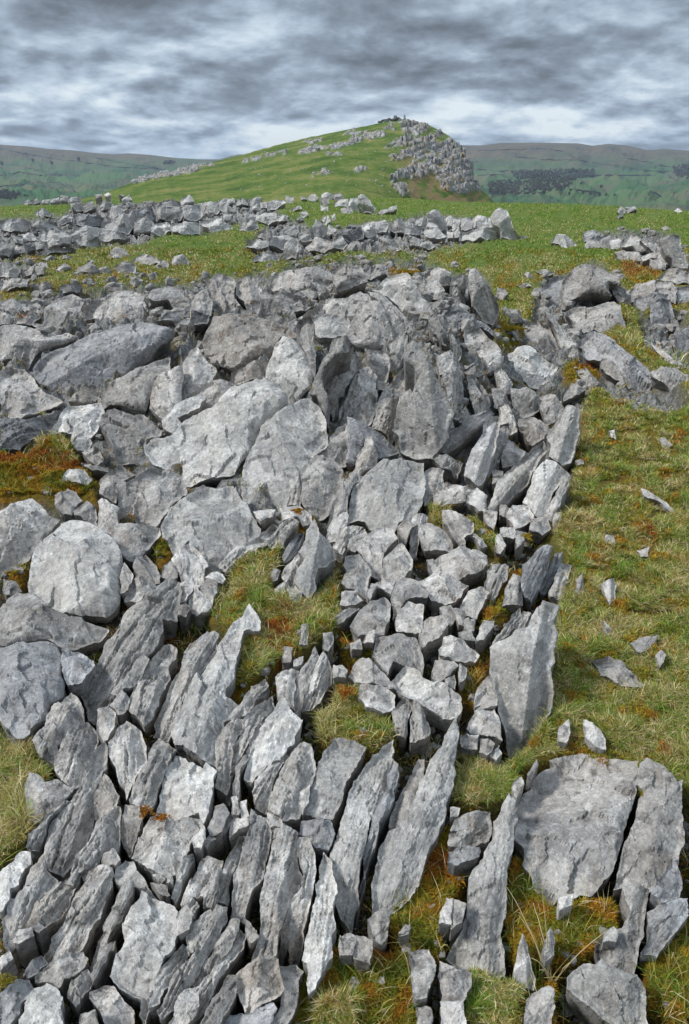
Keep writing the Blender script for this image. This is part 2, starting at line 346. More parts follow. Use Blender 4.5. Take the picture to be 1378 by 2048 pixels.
tp 1094,920 1119,929 1136,941 1119,962 1098,1013 1089,1038 1060,1017 1047,1004 1064,971
t 1123,958 1136,946 1136,967 1119,1008 1102,1042 1094,1034 1106,1000
k 863,912 892,910 926,925 917,950 884,933
s 850,941 863,929 888,933 888,971 867,1004 850,1008
m 871,979 892,971 930,975 930,1000 871,1006
m 938,979 955,971 972,996 972,1025 959,1021 938,1000
m 968,1025 980,1019 993,1025 985,1055 972,1042
k 1014,1034 1027,1008 1060,1008 1068,1029 1047,1050 1027,1059
m 985,941 1006,941 1001,962 985,967
m 1001,1008 1018,1017 1014,1034 1001,1029
t 884,1021 901,1021 943,1042 943,1055 926,1071 930,1092 917,1088 901,1063 888,1046
k 842,1050 863,1050 901,1076 905,1092 884,1097 850,1097 840,1076
s 829,1034 855,1027 855,1042 838,1059 834,1101 817,1101
m 938,1061 951,1063 974,1088 964,1092
m 993,1071 999,1067 1010,1092 1001,1105 991,1097
m 1001,1055 1027,1055 1035,1067 1027,1076 1006,1071
m 1064,1034 1094,1034 1102,1050 1085,1063 1060,1059
m 1035,1059 1052,1059 1047,1084 1031,1105
m 1110,1025 1121,1021 1121,1042 1106,1063
m 909,836 930,816 941,828 926,845
m 888,849 905,841 909,853 892,870
m 1219,862 1228,860 1232,876 1224,874|tiny white stone on the grass right of the square topped slab|
m 1152,920 1165,918 1167,927 1157,928
m 1320,878 1329,876 1343,891 1329,895
s 1282,979 1291,977 1329,1000 1378,1029 1378,1036 1333,1013 1287,987|thin bar of rock sunk in the right grass|sunken rock bar
k 855,1103 901,1096 955,1094 974,1109 974,1130 943,1147 896,1153 863,1130|smooth loaf shaped block among rubble right of centre|loaf shaped block
k 838,1155 876,1138 913,1155 938,1164 922,1189 892,1201 863,1197 846,1176
s 972,1159 985,1122 1018,1126 1014,1155 993,1185 985,1206 968,1197
k 922,1210 938,1180 968,1168 980,1176 968,1201 955,1227 934,1222
s 1006,1206 1027,1147 1047,1159 1047,1201 1031,1206
td 1047,1130 1085,1092 1106,1092 1102,1126 1085,1168 1068,1201 1052,1193|dark blotched slab standing at the edge of the right grass|dark blotched slab
sd 1110,1109 1123,1105 1110,1155 1098,1180 1087,1172
s 1123,1117 1142,1120 1136,1159 1123,1199 1102,1193 1098,1185 1115,1143
t 1152,1159 1165,1145 1167,1168 1157,1193 1150,1189|small fin sticking up alone from the right grass|lone fin in the grass
t 1203,1168 1228,1155 1234,1164 1232,1193 1219,1210 1211,1185|rounded finger of rock poking out of the right grass|rock finger in the grass
m 1209,1235 1219,1252 1230,1268 1215,1268 1207,1260
k 1178,1310 1219,1300 1245,1319 1266,1344 1291,1369 1249,1369 1203,1348|flat triangular slab half sunk in the right grass|flat slab sunk in the grass
m 1261,1289 1295,1273 1316,1271 1308,1285 1274,1302
m 1312,1310 1322,1300 1331,1310 1320,1331
m 1211,1071 1226,1069 1230,1088 1213,1084
m 1274,1101 1299,1094 1295,1111 1282,1111
tp 980,1294 1018,1273 1056,1252 1073,1218 1085,1201 1119,1201 1106,1235 1115,1260 1106,1294 1104,1357 1101,1390 1063,1479 1025,1509 1010,1498 1003,1438 988,1378 978,1336|tall smooth pale slab standing upright beside the grass|tall smooth slab
s 985,1289 1018,1243 1043,1210 1047,1227 1014,1268 989,1289
s 1022,1268 1047,1218 1062,1220 1047,1252 1031,1268
k 878,1294 888,1273 926,1275 961,1294 951,1310 909,1315 880,1306
k 863,1348 871,1319 905,1317 917,1331 901,1348 880,1361
m 920,1327 934,1336 930,1357 920,1363
m 890,1357 909,1348 909,1373 892,1369
m 951,1285 968,1235 989,1235 985,1252 968,1277
m 917,1260 943,1260 951,1281 926,1277
k 842,1239 884,1231 896,1247 884,1268 846,1289 838,1268
m 880,1214 901,1210 913,1235 901,1252 888,1235
m 901,1218 922,1218 930,1252 917,1247
m 930,1239 951,1235 947,1260 930,1256
k 947,1403 959,1365 980,1352 987,1378 993,1407 955,1419
s 450,1447 457,1430 497,1380 534,1357 537,1367 510,1393 497,1420 467,1437
s 433,1460 463,1440 490,1430 480,1457 463,1490 457,1540 450,1580 430,1574 432,1527
s 500,1417 534,1383 547,1370 554,1397 524,1433 500,1480 473,1520 467,1567 460,1587 452,1580 460,1527 467,1484 487,1443
s 534,1423 517,1450 500,1497 480,1540 473,1587 463,1580 470,1537 497,1484 510,1440
sp 554,1393 570,1390 580,1417 602,1433 584,1464 567,1490 540,1517 517,1540 500,1554 483,1547 493,1520 513,1474 527,1443 544,1420|pale fin with a blunt square top in the lower middle|pale blunt fin
s 544,1514 567,1507 587,1484 597,1484 564,1527 550,1554 534,1620 510,1614 510,1560 524,1540
s 597,1484 620,1480 624,1507 620,1554 600,1587 594,1624 567,1637 537,1617 540,1587 554,1554 570,1514
m 597,1587 620,1570 617,1600 604,1624 594,1614
kp 667,1462 707,1464 730,1477 720,1510 700,1547 687,1574 684,1600 664,1637 634,1634 604,1630 617,1594 630,1547 647,1497|straight sided rectangular slab below the green central tuft|rectangular slab
kd 604,1634 660,1640 670,1667 657,1694 634,1691 614,1667 600,1657
sp 786,1460 787,1484 781,1540 767,1587 744,1620 737,1654 727,1697 717,1741 714,1791 700,1837 684,1821 667,1771 664,1741 660,1711 677,1660 694,1607 697,1580 720,1540 734,1517 764,1477|long fin with a sharp top right of the rectangular slab|sharp topped long fin
sd 787,1514 797,1527 794,1567 771,1627 754,1677 737,1727 730,1771 724,1807 720,1834 704,1837 717,1797 727,1754 730,1694 747,1624 771,1587
s 831,1500 844,1504 844,1530 831,1587 821,1624 794,1650 774,1657 791,1600 811,1567 821,1527
sp 860,1520 884,1490 901,1450 916,1423 916,1480 911,1540 894,1594 867,1674 844,1731 817,1777 787,1804 761,1814 740,1824 744,1784 749,1734 757,1687 777,1654 794,1650 821,1630 837,1574 851,1547|large leaf shaped slab with its broad face bordering the orange moss|large leaf shaped slab
s 807,1383 824,1400 814,1440 811,1474 794,1470 787,1437 784,1423
s 831,1397 847,1417 860,1450 851,1474 821,1480 821,1440
m 415,1654 430,1614 447,1607 458,1624 443,1660 420,1667
m 447,1660 460,1627 467,1630 460,1650 450,1667
m 463,1594 473,1590 480,1620 477,1627 465,1627
m 480,1604 493,1600 497,1630 483,1634
m 457,1670 470,1630 480,1637 500,1634 497,1650 477,1657
s 503,1617 534,1630 540,1640 537,1691 527,1737 507,1771 493,1807 490,1837 460,1821 467,1771 483,1707 500,1654|straight rounded column of rock lying in the lower left centre|straight rock column
s 477,1660 493,1657 483,1701 467,1741 457,1771 455,1807 433,1801 447,1741 460,1701
m 544,1657 564,1654 557,1670 544,1677
m 534,1624 564,1637 567,1650 540,1654
s 569,1647 597,1662 594,1693 597,1720 607,1740 597,1780 580,1794 570,1827 560,1854 554,1897 530,1920 503,1917 517,1874 524,1827 520,1800 534,1740 547,1680|left half of the slotted twin slab near the bottom|slotted twin slab
s 600,1668 619,1670 630,1700 630,1750 617,1820 600,1914 584,1924 580,1907 582,1870 564,1924 557,1907 564,1854 580,1800 600,1780 610,1740 600,1717
sp 647,1690 664,1713 665,1740 672,1757 667,1800 670,1854 664,1887 647,1940 630,1977 617,1987 614,1960 614,1924 604,1917 614,1867 630,1800 630,1760 640,1750 642,1713|long tan slab bordering the lower moss and grass|long tan slab by the moss
kb 473,1944 503,1924 534,1910 557,1914 564,1944 570,1970 554,1991 500,2027 490,2024 473,1977|flat loose brownish slab lying on others at the bottom edge|loose brownish slab
k 564,1927 600,1919 614,1934 600,1960 597,1991 580,2041 577,2054 544,2054 557,2024 567,1987 572,1967 564,1940
kd 450,2034 493,2031 500,2029 547,2007 554,2017 544,2054 443,2054
m 684,1870 700,1862 710,1870 704,1910 680,1907
mb 712,1870 744,1877 740,1927 707,1914
m 737,1837 767,1814 781,1827 777,1867 764,1887 747,1870
m 797,1867 811,1847 822,1854 807,1867
s 407,1810 420,1764 437,1737 445,1737 437,1774 423,1810
s 463,1837 478,1837 470,1870 440,1917 413,1960 390,1980 383,1960 410,1917 440,1870
s 483,1852 495,1864 480,1897 463,1920 440,1954 420,1994 400,2027 380,2051 340,2051 370,2007 407,1960 437,1927 463,1880
s 453,1944 473,1947 470,1977 447,2027 430,2054 397,2054 417,2011
mb 490,1837 513,1860 517,1877 503,1884 493,1867
s 60,1740 87,1707 93,1740 113,1750 100,1774 77,1790 67,1814 50,1847 30,1867 10,1894 0,1874 0,1837 20,1800 50,1770
sp 13,1730 37,1697 55,1697 55,1717 37,1750 20,1774 17,1794 0,1820 -7,1820 -7,1747
sb 70,1807 103,1777 134,1753 154,1730 162,1733 147,1774 137,1804 120,1827 100,1840 87,1854 67,1857 52,1850 63,1827|brown fish shaped slab near the bottom left|brown fish shaped slab
m 150,1710 180,1687 207,1700 200,1720 180,1753 167,1760 160,1747 157,1730
s 197,1730 217,1730 227,1747 224,1770 210,1800 200,1830 180,1854 164,1887 140,1900 110,1917 93,1924 80,1904 103,1864 134,1827 147,1797 170,1764|thick grey slab between two dark crevices at bottom left|thick bottom left slab
m 207,1707 227,1697 239,1717 230,1730 200,1730
kp 249,1713 267,1723 290,1757 315,1794 294,1797 284,1777 264,1764 247,1770 234,1764 227,1747 230,1730|blue grey triangular face above the bottom left slabs|blue grey triangle
s 257,1760 267,1764 264,1787 247,1827 234,1847 214,1880 200,1927 187,1942 180,1934 190,1900 207,1850 230,1807 240,1780
s 207,1890 230,1877 214,1907 197,1940 184,1964 182,1947
kp 284,1780 317,1795 344,1804 352,1817 349,1844 354,1860 344,1894 320,1924 307,1960 290,2001 274,2034 267,2011 274,1984 250,1974 234,1967 217,1947 230,1917 250,1880 250,1840 264,1814|broad white blotched slab near the bottom left|white blotched slab
s 367,1713 391,1703 394,1713 377,1743 364,1780 354,1804 344,1794 354,1750
s 401,1703 441,1707 431,1733 414,1774 404,1790 384,1794 397,1807 387,1834 374,1820 361,1807 374,1774 394,1730
s 407,1787 421,1760 434,1737 447,1737 437,1774 421,1810 406,1807
m 354,1820 371,1807 384,1827 377,1857 357,1870 354,1850
s 421,1817 426,1827 401,1867 374,1904 371,1874 384,1847
s 334,1917 364,1874 372,1884 367,1914 351,1940 327,1977 310,2007 297,2014 300,1974
s 434,1809 454,1814 454,1834 427,1887 401,1927 384,1960 367,1980 351,2007 320,2041 314,2021 337,1974 364,1930 394,1894 424,1827
k 93,1927 134,1904 164,1899 175,1914 167,1934 127,1957 117,1974 67,1960 67,1947
md 50,1944 83,1910 95,1924 73,1947 53,1955
kp 63,1977 90,1960 110,1970 124,1991 124,2031 127,2054 33,2054 37,2037|pale blue wedge cut by the bottom edge at left|pale wedge at the bottom edge
kd 0,1987 33,1957 57,1957 67,1974 40,2014 33,2034 17,2054 -7,2054
s 140,1970 174,1934 184,1950 167,1980 150,2011 134,1994
k 177,1980 200,1969 224,1970 240,1991 264,2017 264,2041 247,2054 214,2054 197,2017 177,1994
m 160,2024 190,2017 200,2054 160,2054
m 0,1917 17,1900 25,1914 0,1940
m 20,1880 37,1860 63,1854 67,1870 37,1887
m 57,1854 73,1844 92,1854 77,1864
k 351,2007 371,1977 401,1967 397,2004 387,2034 371,2054 334,2054
m 304,1750 320,1747 330,1757 320,1764
m 300,1764 334,1774 340,1790 320,1787
m 334,1753 344,1753 344,1767 334,1764
k 1033,1607 1055,1562 1071,1554 1071,1539 1086,1520 1119,1505 1108,1490 1138,1481 1172,1481 1198,1498 1236,1502 1277,1517 1274,1551 1266,1573 1266,1599 1251,1652 1236,1708 1221,1746 1190,1778 1146,1780 1102,1789 1071,1757 1048,1720 1037,1671|massive lichen spotted block at lower right|massive lichen spotted block
m 1116,1479 1119,1453 1138,1438 1140,1464 1131,1483
m 1168,1436 1187,1449 1210,1475 1213,1494 1191,1490 1172,1472
k 1292,1517 1315,1528 1337,1547 1356,1562 1366,1558 1364,1588 1371,1660 1360,1701 1341,1750 1299,1774 1232,1762 1243,1716 1270,1641 1285,1584 1266,1569 1277,1543|tall block split off the right side of the massive block|split off right block
m 1025,1573 1044,1551 1048,1566 1033,1599
m 1055,1551 1076,1517 1076,1532 1063,1558
k 909,1641 935,1626 984,1620 986,1663 980,1678 935,1693 896,1692 898,1678|small square block beside the orange moss|small square block
md 898,1701 928,1693 958,1697 958,1712 916,1727 896,1720
k 935,1449 958,1411 984,1400 999,1434 1005,1475 973,1464 943,1457
m 950,1411 958,1374 977,1351 984,1374 988,1396 965,1404
m 920,1464 958,1468 954,1498 924,1490
m 960,1472 988,1483 973,1509 958,1502
m 980,1513 999,1487 1003,1505 992,1520
m 901,1614 920,1614 916,1629 901,1633
sp 1018,1588 1031,1606 1033,1640 1027,1686 1014,1745 1010,1825 1003,1875 1008,1934 993,1936 985,1967 934,1942 888,1896 922,1850 936,1799 943,1745 959,1728 985,1678 987,1644 1006,1606|long pale stone widening downwards between two moss beds|stone between moss beds
m 880,1825 892,1793 905,1795 901,1846 878,1846
m 907,1795 932,1808 922,1841 901,1854
k 821,1900 859,1894 869,1913 869,1950 855,1992 834,1997 825,1955
k 880,1917 913,1938 945,1942 943,1967 926,2001 905,2005 884,1997 880,1959
m 880,2005 926,2005 934,2051 880,2051
m 834,2011 861,2013 863,2051 836,2051
t 1035,1908 1045,1867 1056,1892 1064,1934 1071,1976 1035,1971 1027,1950|small pointed tooth of rock in the lower right moss|pointed tooth in the moss
m 1089,1908 1102,1854 1112,1875 1110,1908 1094,1921
k 1056,1997 1098,1971 1108,1980 1102,2051 1052,2051
kp 1136,1950 1169,1925 1190,1929 1203,1915 1236,1938 1274,1950 1295,2001 1310,2051 1245,2051 1203,2030 1161,1997 1136,1971|wedge shaped block at the bottom right edge|wedge block at bottom right
k 1245,1774 1301,1774 1295,1816 1291,1867 1278,1913 1274,1946 1245,1938 1203,1913 1196,1887 1219,1854 1245,1854 1261,1820
mp 1211,1862 1228,1852 1236,1867 1232,1883 1207,1883
kd 1303,1787 1341,1736 1358,1711 1368,1757 1362,1795 1324,1804
kd 1295,1825 1320,1808 1362,1795 1378,1795 1375,1833 1345,1875 1324,1908 1291,1900
m 1119,1795 1148,1787 1144,1808 1119,1820
m 804,1858 821,1850 817,1867 800,1871
k 308,404 337,399 360,404 363,412 319,414 308,412
m 360,398 377,389 388,401 383,406 360,406|pale knob on the far left outcrop's crest|pale far knob
k 334,415 357,415 367,430 360,438 331,435
k 366,415 400,406 406,427 392,438 369,435
kd 276,418 305,412 316,427 305,440 279,435
k 308,415 331,412 334,433 316,437
m 250,424 270,421 276,435 255,435
k 203,438 241,433 273,435 279,447 264,453 258,464 226,462 200,450
k 270,444 293,433 308,444 305,456 284,464 270,462
k 308,447 337,444 343,459 325,467 302,462
k 343,447 400,444 400,462 366,467 345,462
k 215,418 232,412 250,415 244,427 224,433 212,427
m 197,406 218,402 224,412 203,418
m 163,409 186,404 192,415 168,421
m 142,409 163,402 165,418 145,418
m 244,401 258,390 263,398 253,406
m 253,406 264,404 269,412 255,412
m 208,388 216,385 222,390 215,393
m 189,389 203,388 203,393 190,395
m 237,389 248,388 247,392
m 136,395 160,392 160,399 139,402
m 122,393 135,392 134,401 122,401
m 64,401 74,398 81,405 67,406
m 44,405 58,401 64,405 49,408
m 84,401 96,399 96,405 84,406
m 99,398 116,395 119,401 102,404
m 70,421 87,417 102,424 99,431 73,430
kp 116,441 136,425 145,430 142,440 122,447
kd 145,427 180,430 209,430 203,444 174,450 151,444
k 0,435 35,435 67,444 52,456 20,459 0,450
k 64,444 110,438 116,450 87,459 61,462
k 75,462 116,450 139,459 134,473 84,479
k 139,462 174,453 200,456 197,470 163,479 136,476
k 200,459 232,462 261,467 241,476 209,479 197,473
k 145,476 174,473 203,476 197,488 163,488
m 93,482 107,478 115,486 99,491
m 44,470 64,467 70,476 52,479
m 26,472 44,470 44,485 29,483
md 49,491 67,485 71,496 55,501
m 0,494 23,482 26,496 17,511 0,508
m 29,491 46,491 46,502 26,508
k 70,511 102,496 136,488 154,488 145,495 110,502 75,515
m 119,476 142,473 139,485 116,488
m 70,485 93,485 93,495 73,496
m 221,502 232,496 247,499 260,511 221,508|pale shell shaped stone on the far left grass|shell shaped stone
m 222,509 244,511 241,515 224,514
k 263,517 282,508 308,512 318,521 299,528 264,525
m 229,531 247,524 270,528 270,540 244,546 229,537
m 194,537 215,534 225,541 197,544
k 334,525 348,514 366,511 377,520 372,531 337,531
m 312,531 325,520 334,524 334,537 313,537
k 0,525 23,525 38,540 29,552 0,549
k 41,537 73,533 90,534 87,546 46,549
m 70,525 90,523 104,537 87,534
m 110,537 131,527 142,533 125,543
m 125,511 145,511 139,517 125,515
m 84,517 102,512 113,515 99,521
k 0,554 26,557 58,557 52,572 20,575 0,584 -3,569
m 174,523 183,520 189,524 180,526
k 402,406 425,404 440,409 434,421 408,421
m 437,404 457,409 454,424 440,418
m 437,399 466,398 472,406 446,406
m 469,399 495,398 495,408 475,408
m 498,398 521,395 524,405 501,408
k 539,406 565,398 571,404 553,415 539,417
m 571,393 585,393 587,404 574,405
m 504,412 518,409 518,418 504,418
m 521,406 533,405 534,414 521,415
k 489,430 504,422 514,430 510,444 495,441
k 513,433 530,425 550,425 556,438 536,447 515,441
m 553,430 571,428 575,438 559,440
k 478,456 484,441 501,438 518,453 501,462 481,460
k 399,438 428,435 446,441 463,450 463,459 423,462 405,450
m 446,427 466,427 463,441 449,438
m 643,388 663,388 663,398 643,396
m 642,396 658,396 658,408 643,408
m 663,388 678,386 688,399 666,398
k 669,401 695,399 698,414 672,411
m 701,398 713,395 716,422 707,418 698,409
t 717,392 727,390 748,415 748,428 727,424 716,412|tilted pale slab ending the far middle outcrop on its right|tilted far middle slab
m 682,417 701,415 706,425 684,425
m 640,409 655,412 656,422 643,421
m 617,392 629,389 637,396 632,402 619,399
m 601,393 614,393 614,398 603,398
k 574,459 588,450 597,462 591,472 576,470
k 547,476 574,472 594,476 597,488 579,496 553,491 536,488
k 492,491 513,479 536,482 536,491 513,496
k 568,505 576,482 597,482 597,499 591,514 568,517
k 507,514 524,504 553,502 560,517 539,521 510,520|low rounded stone at the near end of the middle outcrop|low middle outcrop stone
m 597,467 617,470 626,479 605,482
k 611,494 629,476 658,479 663,491 646,502 617,502
k 620,459 629,438 643,447 655,459 646,473 629,470
m 643,438 655,430 661,444 652,450
m 658,450 672,459 666,467 652,467
m 663,430 669,427 671,438 665,440
k 661,485 684,473 695,488 684,496 663,496
kd 682,462 701,450 722,453 724,473 704,482 687,476
k 722,450 750,447 753,464 736,473 724,467
m 690,496 707,479 713,485 704,499
m 710,485 727,485 722,499 710,499
m 600,427 611,422 617,430 605,434
m 582,418 600,411 603,417 585,422
m 515,470 530,467 530,475 518,475
k 726,446 747,444 776,449 771,462 757,464 729,464
m 747,444 771,441 777,454 768,462
k 781,457 786,446 799,437 810,446 810,462 789,462
k 810,446 818,441 831,451 846,449 844,464 812,464
m 831,438 846,436 853,444 849,451 831,449
t 853,427 865,421 878,421 888,438 893,457 883,461 875,451 859,444 857,436|humped white rock in the middle of the far rock wall|humped white far rock
k 849,462 857,445 870,449 883,464 893,472 878,476 854,472
m 893,436 901,432 905,438 904,451 896,449
m 906,436 917,434 919,446 914,457 906,457
k 921,433 946,433 948,441 943,457 922,457
k 946,438 956,431 977,433 982,438 982,454 946,451
k 919,459 959,457 1000,454 1003,470 972,475 919,475
tp 982,433 998,416 1011,420 1021,441 1029,462 1040,475 1029,481 1003,472 1000,454 987,446|tall shark fin rock at the right end of the far rock wall|shark fin rock
k 752,493 760,480 786,480 802,493 786,500 755,498
m 818,488 825,475 838,478 838,491
m 838,491 857,481 872,491 857,496
m 755,423 778,415 794,412 793,420 763,428
m 1042,475 1047,471 1055,474 1050,478
k 700,457 724,451 726,470 700,475
m 906,459 917,457 917,472 906,475
m 895,464 906,464 904,475 895,475
k 1104,481 1115,470 1133,471 1153,483 1154,492 1128,491|low smooth rock alone on the grass right of the shark fin rock|low rock alone on far grass
kd 1168,464 1185,461 1201,464 1214,475 1206,480 1185,481 1170,480
m 1170,491 1185,480 1203,483 1201,493 1175,496
m 1203,480 1219,472 1222,491 1219,497 1203,493
k 1222,472 1237,475 1241,485 1240,498 1224,496
k 1243,488 1256,464 1269,467 1279,480 1292,493 1290,501 1274,501 1264,491 1243,491
k 1282,476 1311,483 1322,496 1318,504 1295,493
m 1230,506 1248,501 1256,509 1253,522 1240,517
m 1253,504 1277,506 1282,522 1261,517
k 1284,512 1316,501 1337,509 1342,527 1331,530 1303,517 1287,522
m 1300,522 1318,517 1331,525 1329,538 1308,539
tp 1325,478 1347,470 1355,472 1360,496 1373,527 1373,535 1347,532 1345,517 1326,496|upright pale post of rock near the right edge in the far grass|upright rock post
m 1235,423 1243,414 1250,417 1250,423 1243,428
m 1250,415 1269,412 1274,420 1256,425
m 1234,433 1243,427 1248,432 1237,436
m 1348,421 1355,415 1364,423 1355,425
m 1321,455 1334,453 1342,457 1329,459
m 1034,569 1057,566 1062,572 1047,577
m 1048,547 1057,545 1070,553 1057,556
m 1073,543 1091,540 1109,547 1094,551
"""

# ------------------------------------------------------------------ lay of the land (polygons in photograph pixels)
GRASS = [pl(s) for s in """1170,770 1300,815 1390,815 1390,1590 1300,1560 1210,1540 1140,1510 1080,1520 1050,1530 1040,1560 1010,1600 940,1620 905,1590 920,1480 1000,1530 1060,1490 1100,1400 1115,1240 1140,1130 1110,1090 1090,1070 1130,1030 1150,880
0,500 200,470 480,440 700,470 1050,460 1130,490 1390,560 1390,620 1300,640 1240,560 1180,530 1090,560 1060,650 990,640 980,560 920,540 780,520 600,530 480,560 330,570 130,580 0,600
1240,600 1280,620 1300,700 1390,740 1390,800 1200,680
-20,1470 60,1490 110,1560 60,1620 70,1650 50,1690 -20,1750
610,2060 650,1995 700,1990 720,2060
940,1930 1040,1960 1040,2060 930,2060
400,1210 470,1120 560,1080 560,1180 620,1200 680,1130 690,1250 640,1280 560,1330 480,1380 470,1280 440,1250
620,1440 680,1360 780,1430 800,1480 740,1500 650,1500
850,1010 900,1000 950,1030 1000,1080 1000,1110 930,1060 860,1050
75,860 150,870 155,930 70,905
-300,470 -300,330 1700,330 1700,480 1378,560 1130,490 1050,460 700,470 480,440 200,470 0,500 -300,520
1378,560 1900,480 2100,1600 1378,1530""".split('\n')]
SOIL = [pl(s) for s in """-80,430 60,440 130,430 150,410 240,400 310,400 330,395 480,395 540,400 560,430 470,450 440,460 330,470 270,480 160,490 80,510 -80,515
560,435 600,440 640,470 700,455 760,445 900,430 1030,465 900,490 850,500 700,500 560,520 500,500 490,490
1170,470 1240,465 1350,470 1390,540 1300,540 1240,500
-60,525 90,530 80,560 -60,575""".split('\n')]
MOSS = [pl(s) for s in """-20,880 40,890 100,880 160,920 200,960 205,1000 150,1010 100,1000 30,1005 -20,995
300,1070 345,1050 345,1110 325,1140 300,1110
800,1760 850,1690 910,1700 945,1740 910,1800 880,1850 900,1900 820,1900 770,1870
1030,1690 1110,1800 1100,1900 1060,1960 1010,1900 1010,1820
1110,1800 1240,1770 1250,1850 1190,1900 1170,1920 1100,1920
1290,1850 1390,1820 1390,2060 1290,2000
600,1960 660,1880 830,1890 840,2060 590,2060
670,1260 760,1290 790,1330 740,1340 680,1300
450,1330 510,1340 500,1400 455,1390
1120,720 1190,715 1200,770 1130,760
985,640 1045,650 1045,690 985,690
1245,525 1320,540 1300,575 1250,560
900,1300 980,1310 960,1400 910,1380
960,1180 1050,1130 1010,1240 960,1260
790,535 850,540 840,560 780,555
560,1000 640,1030 600,1060 570,1050
20,1120 60,1110 50,1170 15,1180
860,1640 960,1640 930,1700 850,1700
1060,1110 1080,1110 1050,1160 1030,1170
560,1990 700,1960 690,2060 550,2060
1040,1930 1120,1950 1100,2060 1040,2060""".split('\n')]
RUST = [pl(s) for s in """670,1360 710,1350 720,1390 680,1400
1250,1060 1310,1045 1310,1090 1255,1090
-20,905 180,920 200,960 60,930 -20,930
850,1700 940,1700 930,1750 850,1760
1150,720 1200,720 1195,735 1150,735
1245,525 1320,540 1310,560 1250,545
0,560 60,570 50,580 0,580
530,1240 590,1240 590,1330 540,1330
30,640 85,610 95,640 40,655""".split('\n')]
class R: pass
ROCK = []
for ln in ROCKS.strip().split('\n'):
    pr = ln.split('|'); k, rest = pr[0].split(' ', 1)
    r = R(); r.k = k; r.poly = pl(rest); r.label = pr[1] if len(pr) > 1 else ''; r.short = pr[2] if len(pr) > 2 else ''
    a = np.array(r.poly); x, y = a[:, 0], a[:, 1]
    r.area = abs((x*np.roll(y, -1)-y*np.roll(x, -1)).sum())/2; r.c = a.mean(0); r.a = a
    g_ = 1+float(np.interp(r.c[1], [450, 700, 1400, 2000], [4.0, 6.0, 2.4, 2.4]))/max(18, math.sqrt(r.area)); q_ = r.a-r.c; w_, v_ = np.linalg.eigh(np.cov(q_.T)); mi = q_@v_[:, 0]; ma = q_@v_[:, 1]; gp = (g_-1)*max(18, math.sqrt(r.area))
    mi = mi*(1+gp/max(7, np.abs(mi).max())*0.5); ma = ma*(1+0.3*gp/max(9, np.abs(ma).max()))
    r.poly = [tuple(p) for p in np.outer(mi, v_[:, 0])+np.outer(ma, v_[:, 1])+r.c]; r.a = np.array(r.poly)
    ROCK.append(r)
# rasters at a quarter of the photograph's size, margins 75 cells
MX, MY, RS = 300, 300, 4
rw, rh = int((W+2*MX)/RS), int((H+2*MY)/RS)
GX, GY = np.meshgrid((np.arange(rw)+.5)*RS-MX, (np.arange(rh)+.5)*RS-MY)
def raster(polys, jit=14.0):
    jx = GX+jit*perlin(c3(GX.ravel()/45, GY.ravel()/45, 1.5)).reshape(GX.shape)
    jy = GY+jit*perlin(c3(GX.ravel()/45, GY.ravel()/45, 9.5)).reshape(GX.shape)
    m = np.zeros(GX.shape, bool)
    for p in polys: m |= inpoly(jx, jy, p)
    return m.astype(float)
def blur(m, n=1):
    for _ in range(n):
        m = (m+np.roll(m, 1, 0)+np.roll(m, -1, 0))/3; m = (m+np.roll(m, 1, 1)+np.roll(m, -1, 1))/3
    return m
def samp(m, px, py):
    i = np.clip(((py+MY)/RS-.5), 0, rh-1.01); j = np.clip(((px+MX)/RS-.5), 0, rw-1.01)
    i0 = i.astype(int); j0 = j.astype(int); fi = i-i0; fj = j-j0
    return (m[i0, j0]*(1-fi)*(1-fj)+m[i0+1, j0]*fi*(1-fj)+m[i0, j0+1]*(1-fi)*fj+m[i0+1, j0+1]*fi*fj)
soilm = raster(SOIL, 8)*(GX > -60)*(GX < 1440)
grassm = np.maximum(raster(GRASS), (GY < 470)*1.0)*(1-soilm)
grassm = np.where((GX > 1420) | (GY > 2085), 1.0, grassm); grassm = np.where((GX < -45) & (GY > 560) & (GY < 2060), 0.0, grassm)
mossm = raster(MOSS, 12); rustm = raster(RUST, 6)
rockm = np.zeros(GX.shape)
for r in ROCK:
    x0, y0 = r.a.min(0); x1, y1 = r.a.max(0)
    j0, j1 = int((x0+MX)/RS)-1, int((x1+MX)/RS)+2; i0, i1 = int((y0+MY)/RS)-1, int((y1+MY)/RS)+2
    rockm[i0:i1, j0:j1] = np.maximum(rockm[i0:i1, j0:j1], inpoly(GX[i0:i1, j0:j1], GY[i0:i1, j0:j1], r.poly))
grassB, mossB, rustB = blur(grassm, 2), blur(mossm, 2), blur(rustm, 2)
depB = blur((1-grassm)*(1-0.7*mossm), 2)
bedB = blur((1-grassm)*(1-mossm)*((GY < 1030) | (GX < -30)), 3)
EDGE = 39.0
def T0(x, y):
    """the plateau without cracks: eye stands on it; it breaks off some 35 m out"""
    x = np.asarray(x, float); y = np.asarray(y, float)
    e = EDGE+1.2*np.sin(x*0.3+1.0)+0.8*np.sin(x*0.8)-np.clip(x-8, 0, 12)*1.0-np.clip(-x-9, 0, 8)*1.0
    z = -0.011*np.clip(y-e, 0, None)**2
    z = np.where(y > e+32, -0.011*32**2-(y-e-32)*0.10, z)
    t_ = x/np.maximum(y, 0.6); z = z+0.62*sstep(2.6, 6.0, y)*(1-sstep(6.3, 9.0, y))*(1-sstep(0.13, 0.30, t_))*(0.55+0.45*sstep(-0.45, -0.1, t_))
    z = z+sstep(9, 14, y)*0.10*np.sin(x*0.45+0.7)*np.sin(y*0.33+.4)*np.clip(1-(y-e)/40, 0, 1)
    return np.maximum(z, -90.0)
